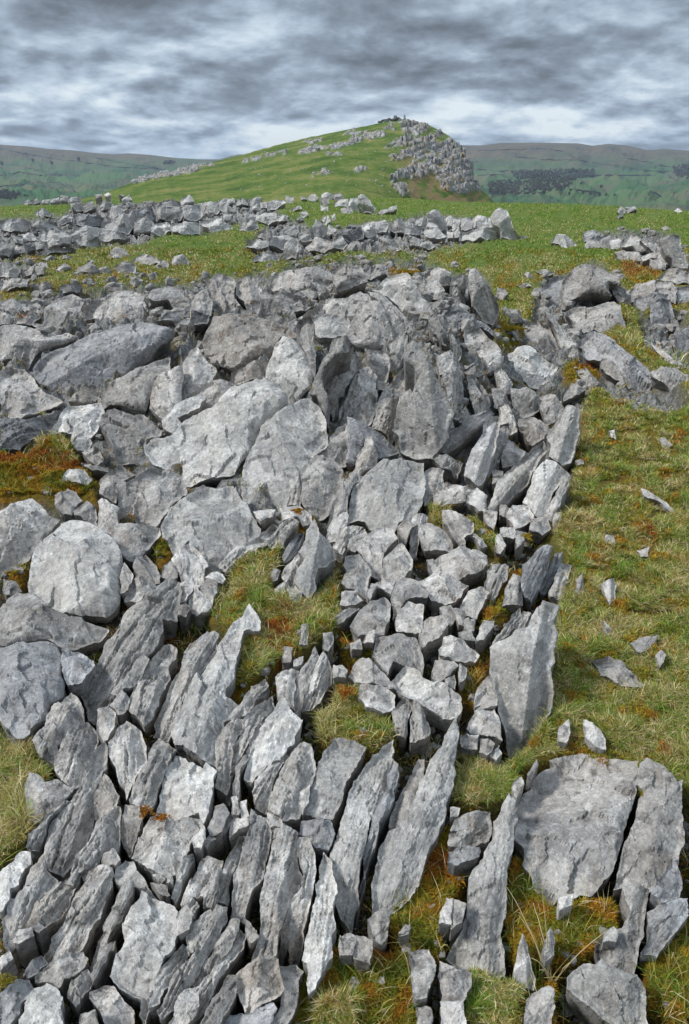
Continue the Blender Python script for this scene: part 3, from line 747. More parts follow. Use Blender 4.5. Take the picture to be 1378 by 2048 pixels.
def GZ(x, y):
    t0 = T0(x, y); P = np.stack([x, y, t0], -1); px, py, dep = proj(P)
    near = (y > 0.3) & (y < 60)
    d = np.where(near, samp(depB, px, py), 0.4)
    pit = np.where(y < 9, 0.10, 0.08)
    bed = np.where(near, samp(bedB, px, py), 0)
    t0 = t0+bed*(0.035-0.24*np.abs(fbm(c3(x*3.1+y*0.9, y*1.7-x*0.8, 21), 3))+0.05*fbm(c3(x*9, y*9, 22), 3))*np.clip(y/5, 0.4, 1.2)
    n = fbm(c3(x*5, y*5, 3), 3)*0.012*np.clip(y, 0.5, 3)+fbm(c3(x*0.8, y*0.8, 7), 3)*0.03*sstep(2, 8, y)
    return t0-pit*d+n*np.where(y < 80, 1, 0)
YM = np.concatenate([[0.2], np.geomspace(0.45, 43.0, 75)])
def hit(px, py, fn=T0, n=6):
    """first point of the ground along the ray through a pixel"""
    r = ray(px, py); sl_ = r[..., 2]/r[..., 1]; tx = r[..., 0]/r[..., 1]
    lo = np.full(np.shape(px), YM[0]); hi = np.full(np.shape(px), YM[-1]); found = np.zeros(np.shape(px), bool)
    for a_, b_ in zip(YM[:-1], YM[1:]):
        under = (EYE+sl_*b_ < T0(tx*b_, np.full(np.shape(px), b_))) & ~found
        lo = np.where(under, a_, lo); hi = np.where(under, b_, hi); found |= under
    lo = np.where(found, lo, YM[-1])
    for _ in range(9):
        m_ = (lo+hi)/2; u_ = EYE+sl_*m_ < T0(tx*m_, m_); hi = np.where(u_, m_, hi); lo = np.where(u_, lo, m_)
    y = (lo+hi)/2
    if fn is not T0:
        for _ in range(2):
            d_ = np.clip(T0(tx*y, y)-fn(tx*y, y), -0.05, 0.3); y = np.minimum(y+np.where(found, d_/np.maximum(0.12, -sl_), 0)*(_ == 0), 43.0)
    return np.stack([tx*y, y, fn(tx*y, y)], -1)

# ------------------------------------------------------------------ materials
def newmat(name):
    m = bpy.data.materials.new(name); m.use_nodes = True; m.node_tree.nodes.clear(); return m, NB(m.node_tree)
def finish(b, col, rough=0.9, bump=None, spec=0.2, extra=None):
    ins = {'Base Color': col, 'Roughness': rough, 'Specular IOR Level': spec}
    if bump is not None: ins['Normal'] = bump
    pb = b.n('ShaderNodeBsdfPrincipled', ins)
    b.n('ShaderNodeOutputMaterial', {0: pb.outputs[0]})
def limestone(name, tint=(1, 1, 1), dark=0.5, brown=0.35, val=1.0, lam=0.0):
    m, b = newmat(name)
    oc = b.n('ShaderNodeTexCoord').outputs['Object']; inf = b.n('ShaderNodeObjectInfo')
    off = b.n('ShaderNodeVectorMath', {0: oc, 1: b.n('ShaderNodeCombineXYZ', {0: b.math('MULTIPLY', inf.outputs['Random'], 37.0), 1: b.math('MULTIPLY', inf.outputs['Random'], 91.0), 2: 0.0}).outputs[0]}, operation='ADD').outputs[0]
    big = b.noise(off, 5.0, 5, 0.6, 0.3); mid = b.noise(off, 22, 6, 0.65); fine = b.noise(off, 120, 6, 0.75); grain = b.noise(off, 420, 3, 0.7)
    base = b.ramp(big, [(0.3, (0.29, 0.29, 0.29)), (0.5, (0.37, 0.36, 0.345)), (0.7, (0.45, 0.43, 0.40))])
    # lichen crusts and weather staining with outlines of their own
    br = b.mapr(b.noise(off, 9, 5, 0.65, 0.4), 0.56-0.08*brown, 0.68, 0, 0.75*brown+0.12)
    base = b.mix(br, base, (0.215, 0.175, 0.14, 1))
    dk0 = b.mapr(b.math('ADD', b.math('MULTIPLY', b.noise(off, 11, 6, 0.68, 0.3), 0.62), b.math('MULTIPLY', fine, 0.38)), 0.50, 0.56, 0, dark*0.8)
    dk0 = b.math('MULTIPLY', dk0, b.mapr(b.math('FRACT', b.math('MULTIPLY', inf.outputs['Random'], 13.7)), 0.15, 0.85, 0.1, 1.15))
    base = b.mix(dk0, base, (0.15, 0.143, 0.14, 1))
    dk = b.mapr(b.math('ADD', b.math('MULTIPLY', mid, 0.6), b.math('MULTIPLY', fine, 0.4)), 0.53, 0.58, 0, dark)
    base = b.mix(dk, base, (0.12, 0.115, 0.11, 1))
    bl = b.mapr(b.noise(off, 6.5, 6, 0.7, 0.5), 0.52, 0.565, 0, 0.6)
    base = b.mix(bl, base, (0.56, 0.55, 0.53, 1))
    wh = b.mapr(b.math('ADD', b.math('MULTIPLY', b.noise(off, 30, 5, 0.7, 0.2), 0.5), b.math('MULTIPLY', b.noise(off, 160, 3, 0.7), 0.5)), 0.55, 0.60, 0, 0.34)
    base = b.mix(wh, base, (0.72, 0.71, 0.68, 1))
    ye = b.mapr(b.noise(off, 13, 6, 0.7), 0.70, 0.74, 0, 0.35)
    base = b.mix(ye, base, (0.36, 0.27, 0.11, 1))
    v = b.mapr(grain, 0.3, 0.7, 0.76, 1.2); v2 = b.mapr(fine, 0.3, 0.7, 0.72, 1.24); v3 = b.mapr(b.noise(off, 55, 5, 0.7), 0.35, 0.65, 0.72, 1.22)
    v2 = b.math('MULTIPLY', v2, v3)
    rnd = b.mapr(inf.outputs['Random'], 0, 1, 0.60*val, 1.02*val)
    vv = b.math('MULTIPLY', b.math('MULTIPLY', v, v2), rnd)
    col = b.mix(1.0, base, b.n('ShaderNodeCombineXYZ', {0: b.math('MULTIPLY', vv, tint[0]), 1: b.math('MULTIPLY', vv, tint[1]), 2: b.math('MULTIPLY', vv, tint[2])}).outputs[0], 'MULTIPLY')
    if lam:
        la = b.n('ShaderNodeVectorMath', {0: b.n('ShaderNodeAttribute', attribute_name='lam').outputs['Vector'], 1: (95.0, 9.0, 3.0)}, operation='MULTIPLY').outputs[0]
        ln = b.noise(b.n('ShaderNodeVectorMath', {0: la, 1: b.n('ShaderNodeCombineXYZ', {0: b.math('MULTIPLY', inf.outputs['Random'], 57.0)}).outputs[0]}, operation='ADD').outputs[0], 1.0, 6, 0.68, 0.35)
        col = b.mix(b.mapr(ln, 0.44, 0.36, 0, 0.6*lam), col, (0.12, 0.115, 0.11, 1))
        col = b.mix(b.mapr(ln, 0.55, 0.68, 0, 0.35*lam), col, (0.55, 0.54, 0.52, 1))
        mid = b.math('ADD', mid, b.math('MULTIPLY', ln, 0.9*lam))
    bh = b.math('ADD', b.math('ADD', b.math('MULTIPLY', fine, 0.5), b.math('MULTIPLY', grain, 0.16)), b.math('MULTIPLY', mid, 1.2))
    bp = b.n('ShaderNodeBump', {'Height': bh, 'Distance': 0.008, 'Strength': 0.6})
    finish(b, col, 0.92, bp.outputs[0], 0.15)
    return m
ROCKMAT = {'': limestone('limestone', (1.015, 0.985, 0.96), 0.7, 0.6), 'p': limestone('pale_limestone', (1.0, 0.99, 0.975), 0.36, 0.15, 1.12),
           'd': limestone('dark_limestone', (0.98, 0.99, 1.03), 0.8, 0.4, 0.74), 'b': limestone('brownish_limestone', (1.04, 0.98, 0.92), 0.55, 1.0, 0.86)}
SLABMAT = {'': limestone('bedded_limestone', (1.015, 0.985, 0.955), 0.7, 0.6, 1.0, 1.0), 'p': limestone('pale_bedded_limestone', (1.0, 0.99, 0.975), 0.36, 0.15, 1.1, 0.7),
           'd': limestone('dark_bedded_limestone', (0.98, 0.99, 1.03), 0.8, 0.4, 0.72, 1.0), 'b': limestone('brownish_bedded_limestone', (1.04, 0.98, 0.92), 0.55, 1.0, 0.86, 1.0)}
def attr_mat(name, an='col', trans=0.0, rough=0.8, bumpscale=None):
    m, b = newmat(name)
    col = b.n('ShaderNodeAttribute', attribute_name=an).outputs['Color']
    if trans:
        d = b.n('ShaderNodeBsdfPrincipled', {'Base Color': col, 'Roughness': rough, 'Specular IOR Level': 0.25}); t = b.n('ShaderNodeBsdfTranslucent', {'Color': col})
        mx = b.n('ShaderNodeMixShader', {0: trans, 1: d.outputs[0], 2: t.outputs[0]}); b.n('ShaderNodeOutputMaterial', {0: mx.outputs[0]})
    else: finish(b, col, rough)
    return m

# ------------------------------------------------------------------ far land tables (pixel rows against pixel columns)
def tab(px, s):
    a = np.array(pl(s)); return np.interp(px, a[:, 0], a[:, 1])
def ypx(y, z, x=0): return None
def zray(px, py, D):
    r = ray(px, py); k = D/r[..., 1]; return r[..., 0]*k, EYE+r[..., 2]*k
FAR_CREST = "-2500,300 -900,292 -400,284 0,288 60,292 100,297 150,300 190,305 230,308 260,306 300,309 350,315 400,318 440,318 460,312 480,308 560,312 700,320 860,312 900,296 920,290 960,290 1000,285 1080,285 1150,286 1180,291 1210,287 1245,290 1270,295 1290,300 1320,297 1378,301 1500,296 1900,290 4000,300"
def far_land(px, D):
    """height of the valley and the fells behind at column px and distance D"""
    crest = zray(px, tab(px, FAR_CREST), 6500.0)[1]
    left = 1-sstep(300, 900, px)
    v0 = -95.0
    s = np.clip((D-1500)/5000.0, 0, 1)
    prof = 0.42*s+0.58*sstep(0.45, 1.0, s)*s**0.5
    z = v0+(crest-v0)*prof
    z = np.where(D < 1500, np.interp(D, [0, 70, 400, 900, 1500], [-10, -12, -55, -88, -95]), z)
    z = np.where(D > 6500, crest-(D-6500)*0.10, z)
    n = fbm(c3(px/90, D/900.0, 2), 5)*30*sstep(1400, 2600, D)*(1-sstep(5200, 6300, D))
    n = n+fbm(c3(px/30, D/400.0, 5), 4)*12*sstep(1400, 2600, D)*(1-sstep(5800, 6400, D))
    return z+n

# ------------------------------------------------------------------ ground: one sheet from the eye to beyond the fells
tt = np.concatenate([-np.geomspace(9, 0.99, 26), np.linspace(-0.96, 0.96, 700), np.geomspace(0.99, 9, 26)])
pys = np.arange(2230, 378, -3.2)
ynear = EYE*1.0/(-ray(689+0*pys, pys)[:, 2]/ray(689+0*pys, pys)[:, 1])
ynear = ynear[(ynear > 0.4) & (ynear < 44)]
ynear = np.unique(np.concatenate([ynear, np.arange(2.4, 9.5, 0.03)]))
rows = np.concatenate([-np.geomspace(40, 0.3, 14)+0.0, [0.1, 0.3], ynear, np.arange(ynear.max()+0.35, 70, 0.9), np.geomspace(72, 12500, 170)])
TT, YY = np.meshgrid(tt, rows)
XX = TT*np.where(YY > 0.45, YY, 0.45+np.abs(YY-0.45))
fx, fy = XX.ravel(), YY.ravel()
zn = GZ(fx, fy)
pxf = W/2+F*(fx/np.maximum(fy, 0.4))/cp/(1+math.tan(PITCH)*0.0+ (sp/cp)*0.49)
pxf = W/2+(fx/np.maximum(fy, 0.4))*(F*cp+(H/2-330)*sp)
zf = far_land(np.clip(pxf, -2500, 4000), fy)
wf = sstep(60, 95, fy)
zg = np.where(fy < 60, zn, zn*(1-wf)+zf*wf)
Pg = np.stack([fx, fy, zg], -1)
gpx, gpy, gd = proj(np.stack([fx, fy, T0(fx, fy)], -1))
nearv = (fy > 0.3) & (fy < 60)
mg = np.where(nearv, samp(grassB, gpx, gpy), 1.0); mm = np.where(nearv, samp(mossB, gpx, gpy), 0); mr = np.where(nearv, samp(rustB, gpx, gpy), 0)
nr, nc = TT.shape
idx = np.arange(nr*nc).reshape(nr, nc)
q = np.stack([idx[:-1, :-1], idx[:-1, 1:], idx[1:, 1:], idx[1:, :-1]], -1).reshape(-1, 4)
m, b = newmat('ground')
at = b.n('ShaderNodeAttribute', attribute_name='mask'); sx = b.n('ShaderNodeSeparateColor', {0: at.outputs['Color']})
geo = b.n('ShaderNodeNewGeometry').outputs['Position']; sg = b.n('ShaderNodeSeparateXYZ', {0: geo})
g1 = b.noise(geo, 0.9, 6, 0.6); g2 = b.noise(geo, 5, 6, 0.65); g3 = b.noise(geo, 60, 4, 0.7)
grass = b.ramp(b.math('ADD', b.math('MULTIPLY', g1, 0.5), b.math('MULTIPLY', g2, 0.5)), [(0.36, (0.055, 0.095, 0.016)), (0.47, (0.085, 0.14, 0.024)), (0.55, (0.13, 0.15, 0.038)), (0.64, (0.17, 0.14, 0.065))])
soil = b.mix(b.mapr(g3, 0.35, 0.65), (0.02, 0.017, 0.013, 1), (0.085, 0.072, 0.055, 1))
soil = b.mix(b.mapr(g2, 0.52, 0.60, 0, 0.8), soil, (0.085, 0.062, 0.012, 1))
mossc = b.mix(b.mapr(g2, 0.38, 0.62), (0.13, 0.12, 0.012, 1), (0.26, 0.13, 0.012, 1))
mossc = b.mix(b.mapr(g3, 0.35, 0.65, 0.75, 0.0), mossc, (0.03, 0.022, 0.006, 1))
grass = b.mix(b.mapr(sg.outputs[1], 5, 14, 0.75, 0.0), grass, b.mix(b.mapr(g2, 0.4, 0.6), b.mix(g3, (0.07, 0.065, 0.016, 1), (0.18, 0.16, 0.045, 1)), b.mix(g3, (0.12, 0.07, 0.01, 1), (0.27, 0.16, 0.03, 1))))
col = b.mix(sx.outputs[0], soil, grass); col = b.mix(sx.outputs[1], col, mossc); col = b.mix(sx.outputs[2], col, (0.15, 0.05, 0.008, 1))
bd = b.math('MULTIPLY', b.n('ShaderNodeSeparateColor', {0: b.n('ShaderNodeAttribute', attribute_name='bed').outputs['Color']}).outputs[0], b.mapr(g2, 0.62, 0.54, 0.25, 1.0))
col = b.mix(bd, col, b.mix(b.mapr(b.noise(geo, 22, 6, 0.7), 0.42, 0.6), (0.13, 0.128, 0.125, 1), (0.33, 0.325, 0.315, 1)))
# far land: enclosed fields, rough brown moor, scree
f1 = b.n('ShaderNodeVectorMath', {0: geo, 1: (1/330.0, 1/520.0, 0.0)}, operation='MULTIPLY').outputs[0]
vo = b.n('ShaderNodeTexVoronoi', {'Vector': f1, 'Scale': 1.0, 'Randomness': 0.8}); vc = b.n('ShaderNodeSeparateColor', {0: vo.outputs['Color']})
fld = b.ramp(vc.outputs[0], [(0.0, (0.024, 0.068, 0.034)), (0.4, (0.040, 0.10, 0.040)), (0.75, (0.058, 0.115, 0.045)), (1.0, (0.085, 0.11, 0.055))])
fld = b.mix(b.mapr(b.noise(geo, 0.004, 5, 0.6), 0.47, 0.6, 0, 0.75), fld, (0.085, 0.085, 0.062, 1))
hgt = b.mapr(b.math('ADD', sg.outputs[2], b.math('MULTIPLY', b.noise(geo, 0.0022, 5, 0.6), 170.0)), 90, 190)
moor = b.mix(b.mapr(b.noise(geo, 0.006, 6, 0.65), 0.4, 0.62), (0.10, 0.085, 0.055, 1), (0.055, 0.06, 0.045, 1))
far = b.mix(hgt, fld, moor)
far = b.mix(b.mapr(b.noise(geo, 0.02, 6, 0.7), 0.6, 0.66, 0, 0.6), far, (0.13, 0.125, 0.12, 1))
far = b.mix(1.0, far, (1.02, 0.93, 0.88, 1), 'MULTIPLY')
col = b.mix(b.mapr(sg.outputs[1], 75, 300), col, far)
bp = b.n('ShaderNodeBump', {'Height': g3, 'Distance': 0.03, 'Strength': 1.0})
finish(b, col, 0.95, bp.outputs[0], 0.1)
go = mesh_obj('ground', Pg, [q], m, smooth=False, attrs={'mask': np.stack([mg, mm, mr], -1), 'bed': np.stack([np.where(nearv, samp(bedB, gpx, gpy), 0)]*3, -1)})
tag(go, 'rolling ground of turf, moss and dark soil running out to distant fells', 'ground', kind='structure')

# ------------------------------------------------------------------ the hill with its crag
HC = "60,430 150,398 200,386 240,372 280,357 340,344 400,330 480,311 540,294 600,279 660,266 700,258 740,250 770,243 800,241 830,243 850,248 870,258 890,268 905,280 920,300 935,322 945,345 952,368 970,382 985,394 1000,410 1030,430"
BAND = []
def addb(s, ox, oy, k):
    for l in s.split('\n'): BAND.append([(ox+x/k, oy+y/k) for x, y in pl(l)])
addb("""60,310 100,298 110,312 65,322
120,290 190,277 175,300 125,310
215,272 330,253 330,270 220,284
400,245 590,212 590,238 400,268
600,215 720,182 740,140 920,132 930,158 740,203 610,240
430,195 500,168 560,178 500,210
680,138 740,132 740,146 680,150
575,262 670,258 670,272 580,270
480,388 610,370 610,382 485,396
740,355 820,350 820,368 740,368
920,105 980,105 980,122 930,118
940,75 1080,66 1200,110 1190,125 1120,150 1040,130 1080,85 1020,80""", 460, 220, 2.9957)
addb("""770,432 870,388 1000,358 1100,350 1200,328 1270,318 1250,342 1100,382 900,418 790,445
1180,330 1290,322 1290,340 1190,345""", 0, 220, 2.9957)
addb("""350,180 480,150 570,180 520,270 440,270 350,240
130,185 230,185 250,215 150,210
570,190 640,190 640,225 570,225
150,400 280,300 440,290 600,290 720,220 800,260 640,345 500,355 300,400 170,420
-20,240 130,235 140,280 -20,330
200,500 330,450 480,370 610,355 760,335 860,285 930,360 985,450 1075,580 1115,650 1125,800 1040,890 900,890 780,840 700,700 640,640 560,640 470,600 480,480 380,520 260,550
240,700 400,600 560,500 640,640 560,740 460,710 320,730
220,700 310,760 440,905 330,895 240,780
1120,780 1180,800 1180,860 1120,850""", 740, 220, 5.3)
hp = np.arange(70, 1024, 1.7); hs = np.linspace(0, 1.12, 260)
HP, HS = np.meshgrid(hp, hs)
crest_py = tab(HP, HC)+1.2*perlin(c3(HP.ravel()/14, 0*HP.ravel(), 4)).reshape(HP.shape)
foot = 95+200*sstep(620, 1000, HP)
cr = 330+130*sstep(70, 600, HP)-90*sstep(840, 1000, HP)
DD = foot+(cr-foot)*HS
zc = zray(HP, crest_py, cr)[1]
zfoot = -16-0*HP
sl_ = np.clip(HS, 0, 1)
prof = sl_**(1.12-0.2*sstep(600, 1000, HP))
HZ = zfoot+(zc-zfoot)*prof
HZ = np.where(HS > 1, zc-(HS-1)*120-((HS-1)*20)**2, HZ)
rr = ray(HP, crest_py*0+330.0)
k_ = DD/rr[..., 1]; HXw = rr[..., 0]*k_
P = np.stack([HXw, DD, HZ], -1).reshape(-1, 3)
ppx, ppy, _ = proj(P)
jx = ppx+5*fbm(c3(ppx/14, ppy/9, 0.5), 3); jy = ppy+4*fbm(c3(ppx/14, ppy/9, 6.5), 3)
rk = np.zeros(len(P))
for pg in BAND: rk = np.maximum(rk, inpoly(jx, jy, pg))
# grassy and ochre ledges break the rock up
led = fbm(c3(ppx/38-ppy/60, (ppy+0.36*ppx)/8.5, 2), 3)
crag = sstep(770, 810, ppx)
bedc = (ppy+0.38*ppx+6*fbm(c3(ppx/45, ppy/45, 2), 2))/16.5; saw = bedc % 1.0
rk = rk*(led < 0.50)*(1-(crag > 0.5)*(saw < 0.16+0.22*fbm(c3(ppx/12, ppy/12, 77), 2))*(fbm(c3(ppx/22, ppy/22, 31), 2) > -0.12))
scat = (fbm(c3(ppx/7, ppy/4, 11), 2) > 0.85)*(sstep(735, 790, ppx))*(ppy > 290)*(ppy < 388)
rk = np.maximum(rk, scat)
rkB = blur(rk.reshape(HP.shape), 1).ravel()
och = sstep(0.0, 0.35, fbm(c3(ppx/20, ppy/14, 41), 3)+0.25*sstep(300, 350, ppy))*crag*sstep(280, 300, ppy)*sstep(790, 830, ppx)
fl_ = ppx/5.0+ppy/16+0.8*fbm(c3(ppx/20, ppy/12, 3.3), 2); flute = np.abs(fbm(c3(fl_, ppy/60, 3), 2))
blk = fbm(c3(ppx/7, ppy/6, 8), 3)
tier = np.abs((ppy+ppx*0.22+4*fbm(c3(ppx/30, 0*ppx, 2), 2))/15 % 1.0-0.5)*2
dispo = rkB*(2.0+1.2*blk*(1-0.6*crag)-(5.0-2.2*crag)*flute+1.6*saw*crag)*(0.6-0.38*crag)+fbm(c3(ppx/40, ppy/20, 1), 4)*0.8
P[:, 1] -= dispo*1.1*np.clip(ppx/800, 0.5, 1); P[:, 2] += rkB*(0.6+0.6*blk)
nr, nc = HP.shape; idx = np.arange(nr*nc).reshape(nr, nc)
q = np.stack([idx[:-1, :-1], idx[:-1, 1:], idx[1:, 1:], idx[1:, :-1]], -1).reshape(-1, 4)
m, b = newmat('hill')
at = b.n('ShaderNodeAttribute', attribute_name='mask'); sx = b.n('ShaderNodeSeparateColor', {0: at.outputs['Color']})
geo = b.n('ShaderNodeNewGeometry').outputs['Position']
g1 = b.noise(geo, 0.06, 7, 0.62); g2 = b.noise(geo, 0.5, 6, 0.7)
gr = b.ramp(b.math('ADD', b.math('MULTIPLY', g1, 0.55), b.math('MULTIPLY', g2, 0.45)), [(0.40, (0.036, 0.066, 0.012)), (0.49, (0.072, 0.112, 0.02)), (0.58, (0.15, 0.148, 0.045))])
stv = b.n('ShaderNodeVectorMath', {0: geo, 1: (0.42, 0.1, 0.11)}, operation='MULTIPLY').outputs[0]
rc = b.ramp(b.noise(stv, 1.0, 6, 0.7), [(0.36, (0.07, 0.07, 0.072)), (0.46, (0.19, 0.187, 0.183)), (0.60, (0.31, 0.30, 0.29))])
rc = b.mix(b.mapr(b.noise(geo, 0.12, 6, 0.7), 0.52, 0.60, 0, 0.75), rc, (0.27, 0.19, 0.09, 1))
oc_ = b.mix(g2, (0.10, 0.085, 0.03, 1), (0.24, 0.17, 0.08, 1))
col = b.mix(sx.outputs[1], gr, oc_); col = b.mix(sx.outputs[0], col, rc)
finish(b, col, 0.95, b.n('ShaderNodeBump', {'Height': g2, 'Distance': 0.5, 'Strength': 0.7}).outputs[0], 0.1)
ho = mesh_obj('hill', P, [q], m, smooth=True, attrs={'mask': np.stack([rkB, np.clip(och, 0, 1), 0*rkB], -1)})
tag(ho, 'green hill with a grey limestone crag on its right end', 'hill', kind='structure')

# loose rocks strewn along the ledges of the hill
def chunk(n=1):
    """unit angular stone: vertices and faces of a deformed octahedral ball"""
    t = (1+5**.5)/2
    v = np.array([(-1, t, 0), (1, t, 0), (-1, -t, 0), (1, -t, 0), (0, -1, t), (0, 1, t), (0, -1, -t), (0, 1, -t), (t, 0, -1), (t, 0, 1), (-t, 0, -1), (-t, 0, 1)], float)
    v /= np.linalg.norm(v[0])
    f = np.array([(0, 11, 5), (0, 5, 1), (0, 1, 7), (0, 7, 10), (0, 10, 11), (1, 5, 9), (5, 11, 4), (11, 10, 2), (10, 7, 6), (7, 1, 8), (3, 9, 4), (3, 4, 2), (3, 2, 6), (3, 6, 8), (3, 8, 9), (4, 9, 5), (2, 4, 11), (6, 2, 10), (8, 6, 7), (9, 8, 1)])
    for _ in range(n):
        cache = {}; nf = []; v = list(map(tuple, v))
        def mid(a, c):
            k = (min(a, c), max(a, c))
            if k not in cache:
                p = (np.array(v[a])+np.array(v[c]))/2; p /= np.linalg.norm(p); v.append(tuple(p)); cache[k] = len(v)-1
            return cache[k]
        for a, c, d in f:
            x, y, z = mid(a, c), mid(c, d), mid(d, a); nf += [(a, x, z), (c, y, x), (d, z, y), (x, y, z)]
        f = np.array(nf); v = np.array(v)
    return v, f
CV, CF = chunk(1)
def stones(pos, size, squash=0.6, blocky=0.5):
    """merge n angular stones: pos (n,3), size (n,)"""
    n = len(pos); V = np.repeat(CV[None], n, 0)
    V = np.sign(V)*np.abs(V)**(1-blocky*0.5)
    ns = perlin((V*1.3+rng.uniform(0, 90, (n, 1, 3))).reshape(-1, 3)).reshape(n, -1)
    V = V*(1+0.45*ns[..., None])
    sc = np.stack([rng.uniform(.6, 1.3, n), rng.uniform(.5, 1.1, n), rng.uniform(.5, 1.0, n)*squash*1.4], -1)*size[:, None]
    V = V*sc[:, None, :]
    a = rng.uniform(0, 2*np.pi, n); ti = rng.normal(0, 0.35, n)
    ca, sa = np.cos(a)[:, None], np.sin(a)[:, None]; ct, st = np.cos(ti)[:, None], np.sin(ti)[:, None]
    x, y, z = V[..., 0], V[..., 1]*ct-V[..., 2]*st, V[..., 1]*st+V[..., 2]*ct
    V = np.stack([x*ca-y*sa, x*sa+y*ca, z], -1)+pos[:, None, :]
    Fc = CF[None]+(np.arange(n)*len(CV))[:, None, None]
    return V.reshape(-1, 3), Fc.reshape(-1, 3)
cand = np.where((rk > 0.5) & (ppx < 900))[0]
cand = cand[rng.uniform(0, 1, len(cand)) < np.where(ppx[cand] > 760, 0.004, 0.8)]
pick = rng.choice(cand, min(700, len(cand)), replace=False)
P0 = P[pick]; pk2 = np.where((ppx > 480) & (ppx < 960) & (ppy < 385) & (HS.ravel() < 0.98))[0]; pk2 = rng.choice(pk2, 260, replace=False)
P0 = np.concatenate([P0, P[pk2]]); sz = np.concatenate([rng.gamma(3, 0.10, len(pick))+0.15, rng.gamma(2, 0.06, len(pk2))+0.1])
V, Fc = stones(P0, sz, 0.9)
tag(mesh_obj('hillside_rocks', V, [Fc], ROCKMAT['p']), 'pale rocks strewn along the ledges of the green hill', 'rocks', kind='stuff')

# upright joints of the crag: rows of blocky limestone columns along the dipping beds
colV = []; colF = []
for k in range(20, 62):
    u0 = 775.0
    while u0 < 958:
        w_ = rng.uniform(2.0, 4.6); u0 += w_*0.8; tall = rng.uniform(7.5, 14.5)
        nz_ = 6*perlin(np.array([[u0/45, 300/45.0, 2.0]]))[0]; yy_ = (k+0.62)*16.5/1.25-0.38*u0-nz_+rng.normal(0, 0.8)
        if yy_ < 248 or yy_ > 388: continue
        j = int((u0-70)/1.7); colpy = ppy.reshape(HP.shape)[:int(260/1.12), j]; i_ = int(np.abs(colpy-yy_).argmin())
        if abs(colpy[i_]-yy_) > 4 or rk.reshape(HP.shape)[i_, j] < 0.5 or led.reshape(HP.shape)[i_, j] > 0.38: continue
        c = P.reshape(HP.shape+(3,))[i_, j]; mh = c[1]/F; hw, hh, dp = w_*0.55*mh, tall*0.5*mh, rng.uniform(1.2, 3.0)
        lean = rng.normal(-0.10, 0.08); rz = rng.normal(0, 0.35)
        for sz_, tz in ((1.0, -1.15), (0.97, 0.2), (rng.uniform(.55, .85), 1.0)):
            for qx, qy in ((-1, -1), (1, -1), (1, 1), (-1, 1)):
                vx, vy = qx*hw*sz_*rng.uniform(.85, 1.12), qy*dp*sz_*rng.uniform(.8, 1.1)
                colV.append((c[0]+vx*math.cos(rz)-vy*math.sin(rz)+lean*tz*hh, c[1]+vx*math.sin(rz)+vy*math.cos(rz)-0.5, c[2]+tz*hh+rng.normal(0, .12)))
        o_ = len(colV)-12
        colF += [(o_+4*l+q_, o_+4*l+(q_+1) % 4, o_+4*l+4+(q_+1) % 4, o_+4*l+4+q_) for l in (0, 1) for q_ in range(4)]+[(o_+8, o_+9, o_+10, o_+11)]
cm_, b = newmat('crag_rock'); geo = b.n('ShaderNodeNewGeometry').outputs['Position']
st2 = b.n('ShaderNodeVectorMath', {0: geo, 1: (0.8, 0.3, 0.16)}, operation='MULTIPLY').outputs[0]
c_ = b.ramp(b.noise(st2, 1.0, 6, 0.7), [(0.36, (0.11, 0.11, 0.112)), (0.48, (0.24, 0.237, 0.232)), (0.62, (0.36, 0.35, 0.335))])
c_ = b.mix(b.mapr(b.noise(geo, 0.13, 5, 0.7), 0.54, 0.60, 0, 0.6), c_, (0.25, 0.18, 0.09, 1))
finish(b, c_, 0.95, None, 0.1)
tag(mesh_obj('crag', np.array(colV), [np.array(colF)], cm_), 'grey layered limestone crag of upright joints on the right end of the green hill', 'crag', kind='structure')

# cairn and broken walling on the summit
def polyprism(base, poly_xz, th, mat, name, parent=None):
    """upright plate-like stone: outline in x,z, thickness along y"""
    n = len(poly_xz); V = []
    for s in (0, 1):
        for x, z in poly_xz: V.append((base[0]+x, base[1]+(s-0.5)*th*(1-0.2*s), base[2]+z))
    V = np.array(V); side = np.array([(i, (i+1) % n, (i+1) % n+n, i+n) for i in range(n)])
    f0 = np.array([(0, i+1, i) for i in range(1, n-1)]); f1 = np.array([(n, n+i, n+i+1) for i in range(1, n-1)])
    return mesh_obj(name, V, [side, f0, f1], mat, parent=parent)
sxw, szw = zray(np.array([790.0]), np.array([241.0]), 470.0); base = np.array([sxw[0], 470.0, szw[0]])
n = 90; ux = rng.uniform(-10, 10, n); env = 1.7*np.exp(-((ux+1)/4.5)**2)+0.7*(np.abs(ux) < 8)
pos = np.stack([base[0]+ux, base[1]+rng.uniform(-1.2, 1.2, n), base[2]-0.8+rng.uniform(0, 1, n)*env], -1)
V, Fc = stones(pos, rng.uniform(0.5, 1.0, n), 0.7, 0.9)
tag(mesh_obj('summit_cairn', V, [Fc], ROCKMAT['d']), 'low heap of dark stones on the summit of the green hill', 'cairn')
V, Fc = stones(np.array([[base[0]+5.6, base[1], base[2]+0.4+0.75*i] for i in range(4)]), np.array([0.75, .65, .55, .45]), 0.9, 0.9)
tag(mesh_obj('stone_pillar', V, [Fc], ROCKMAT['d']), 'tiny dark stone pillar at the right end of the summit cairn', 'pillar')

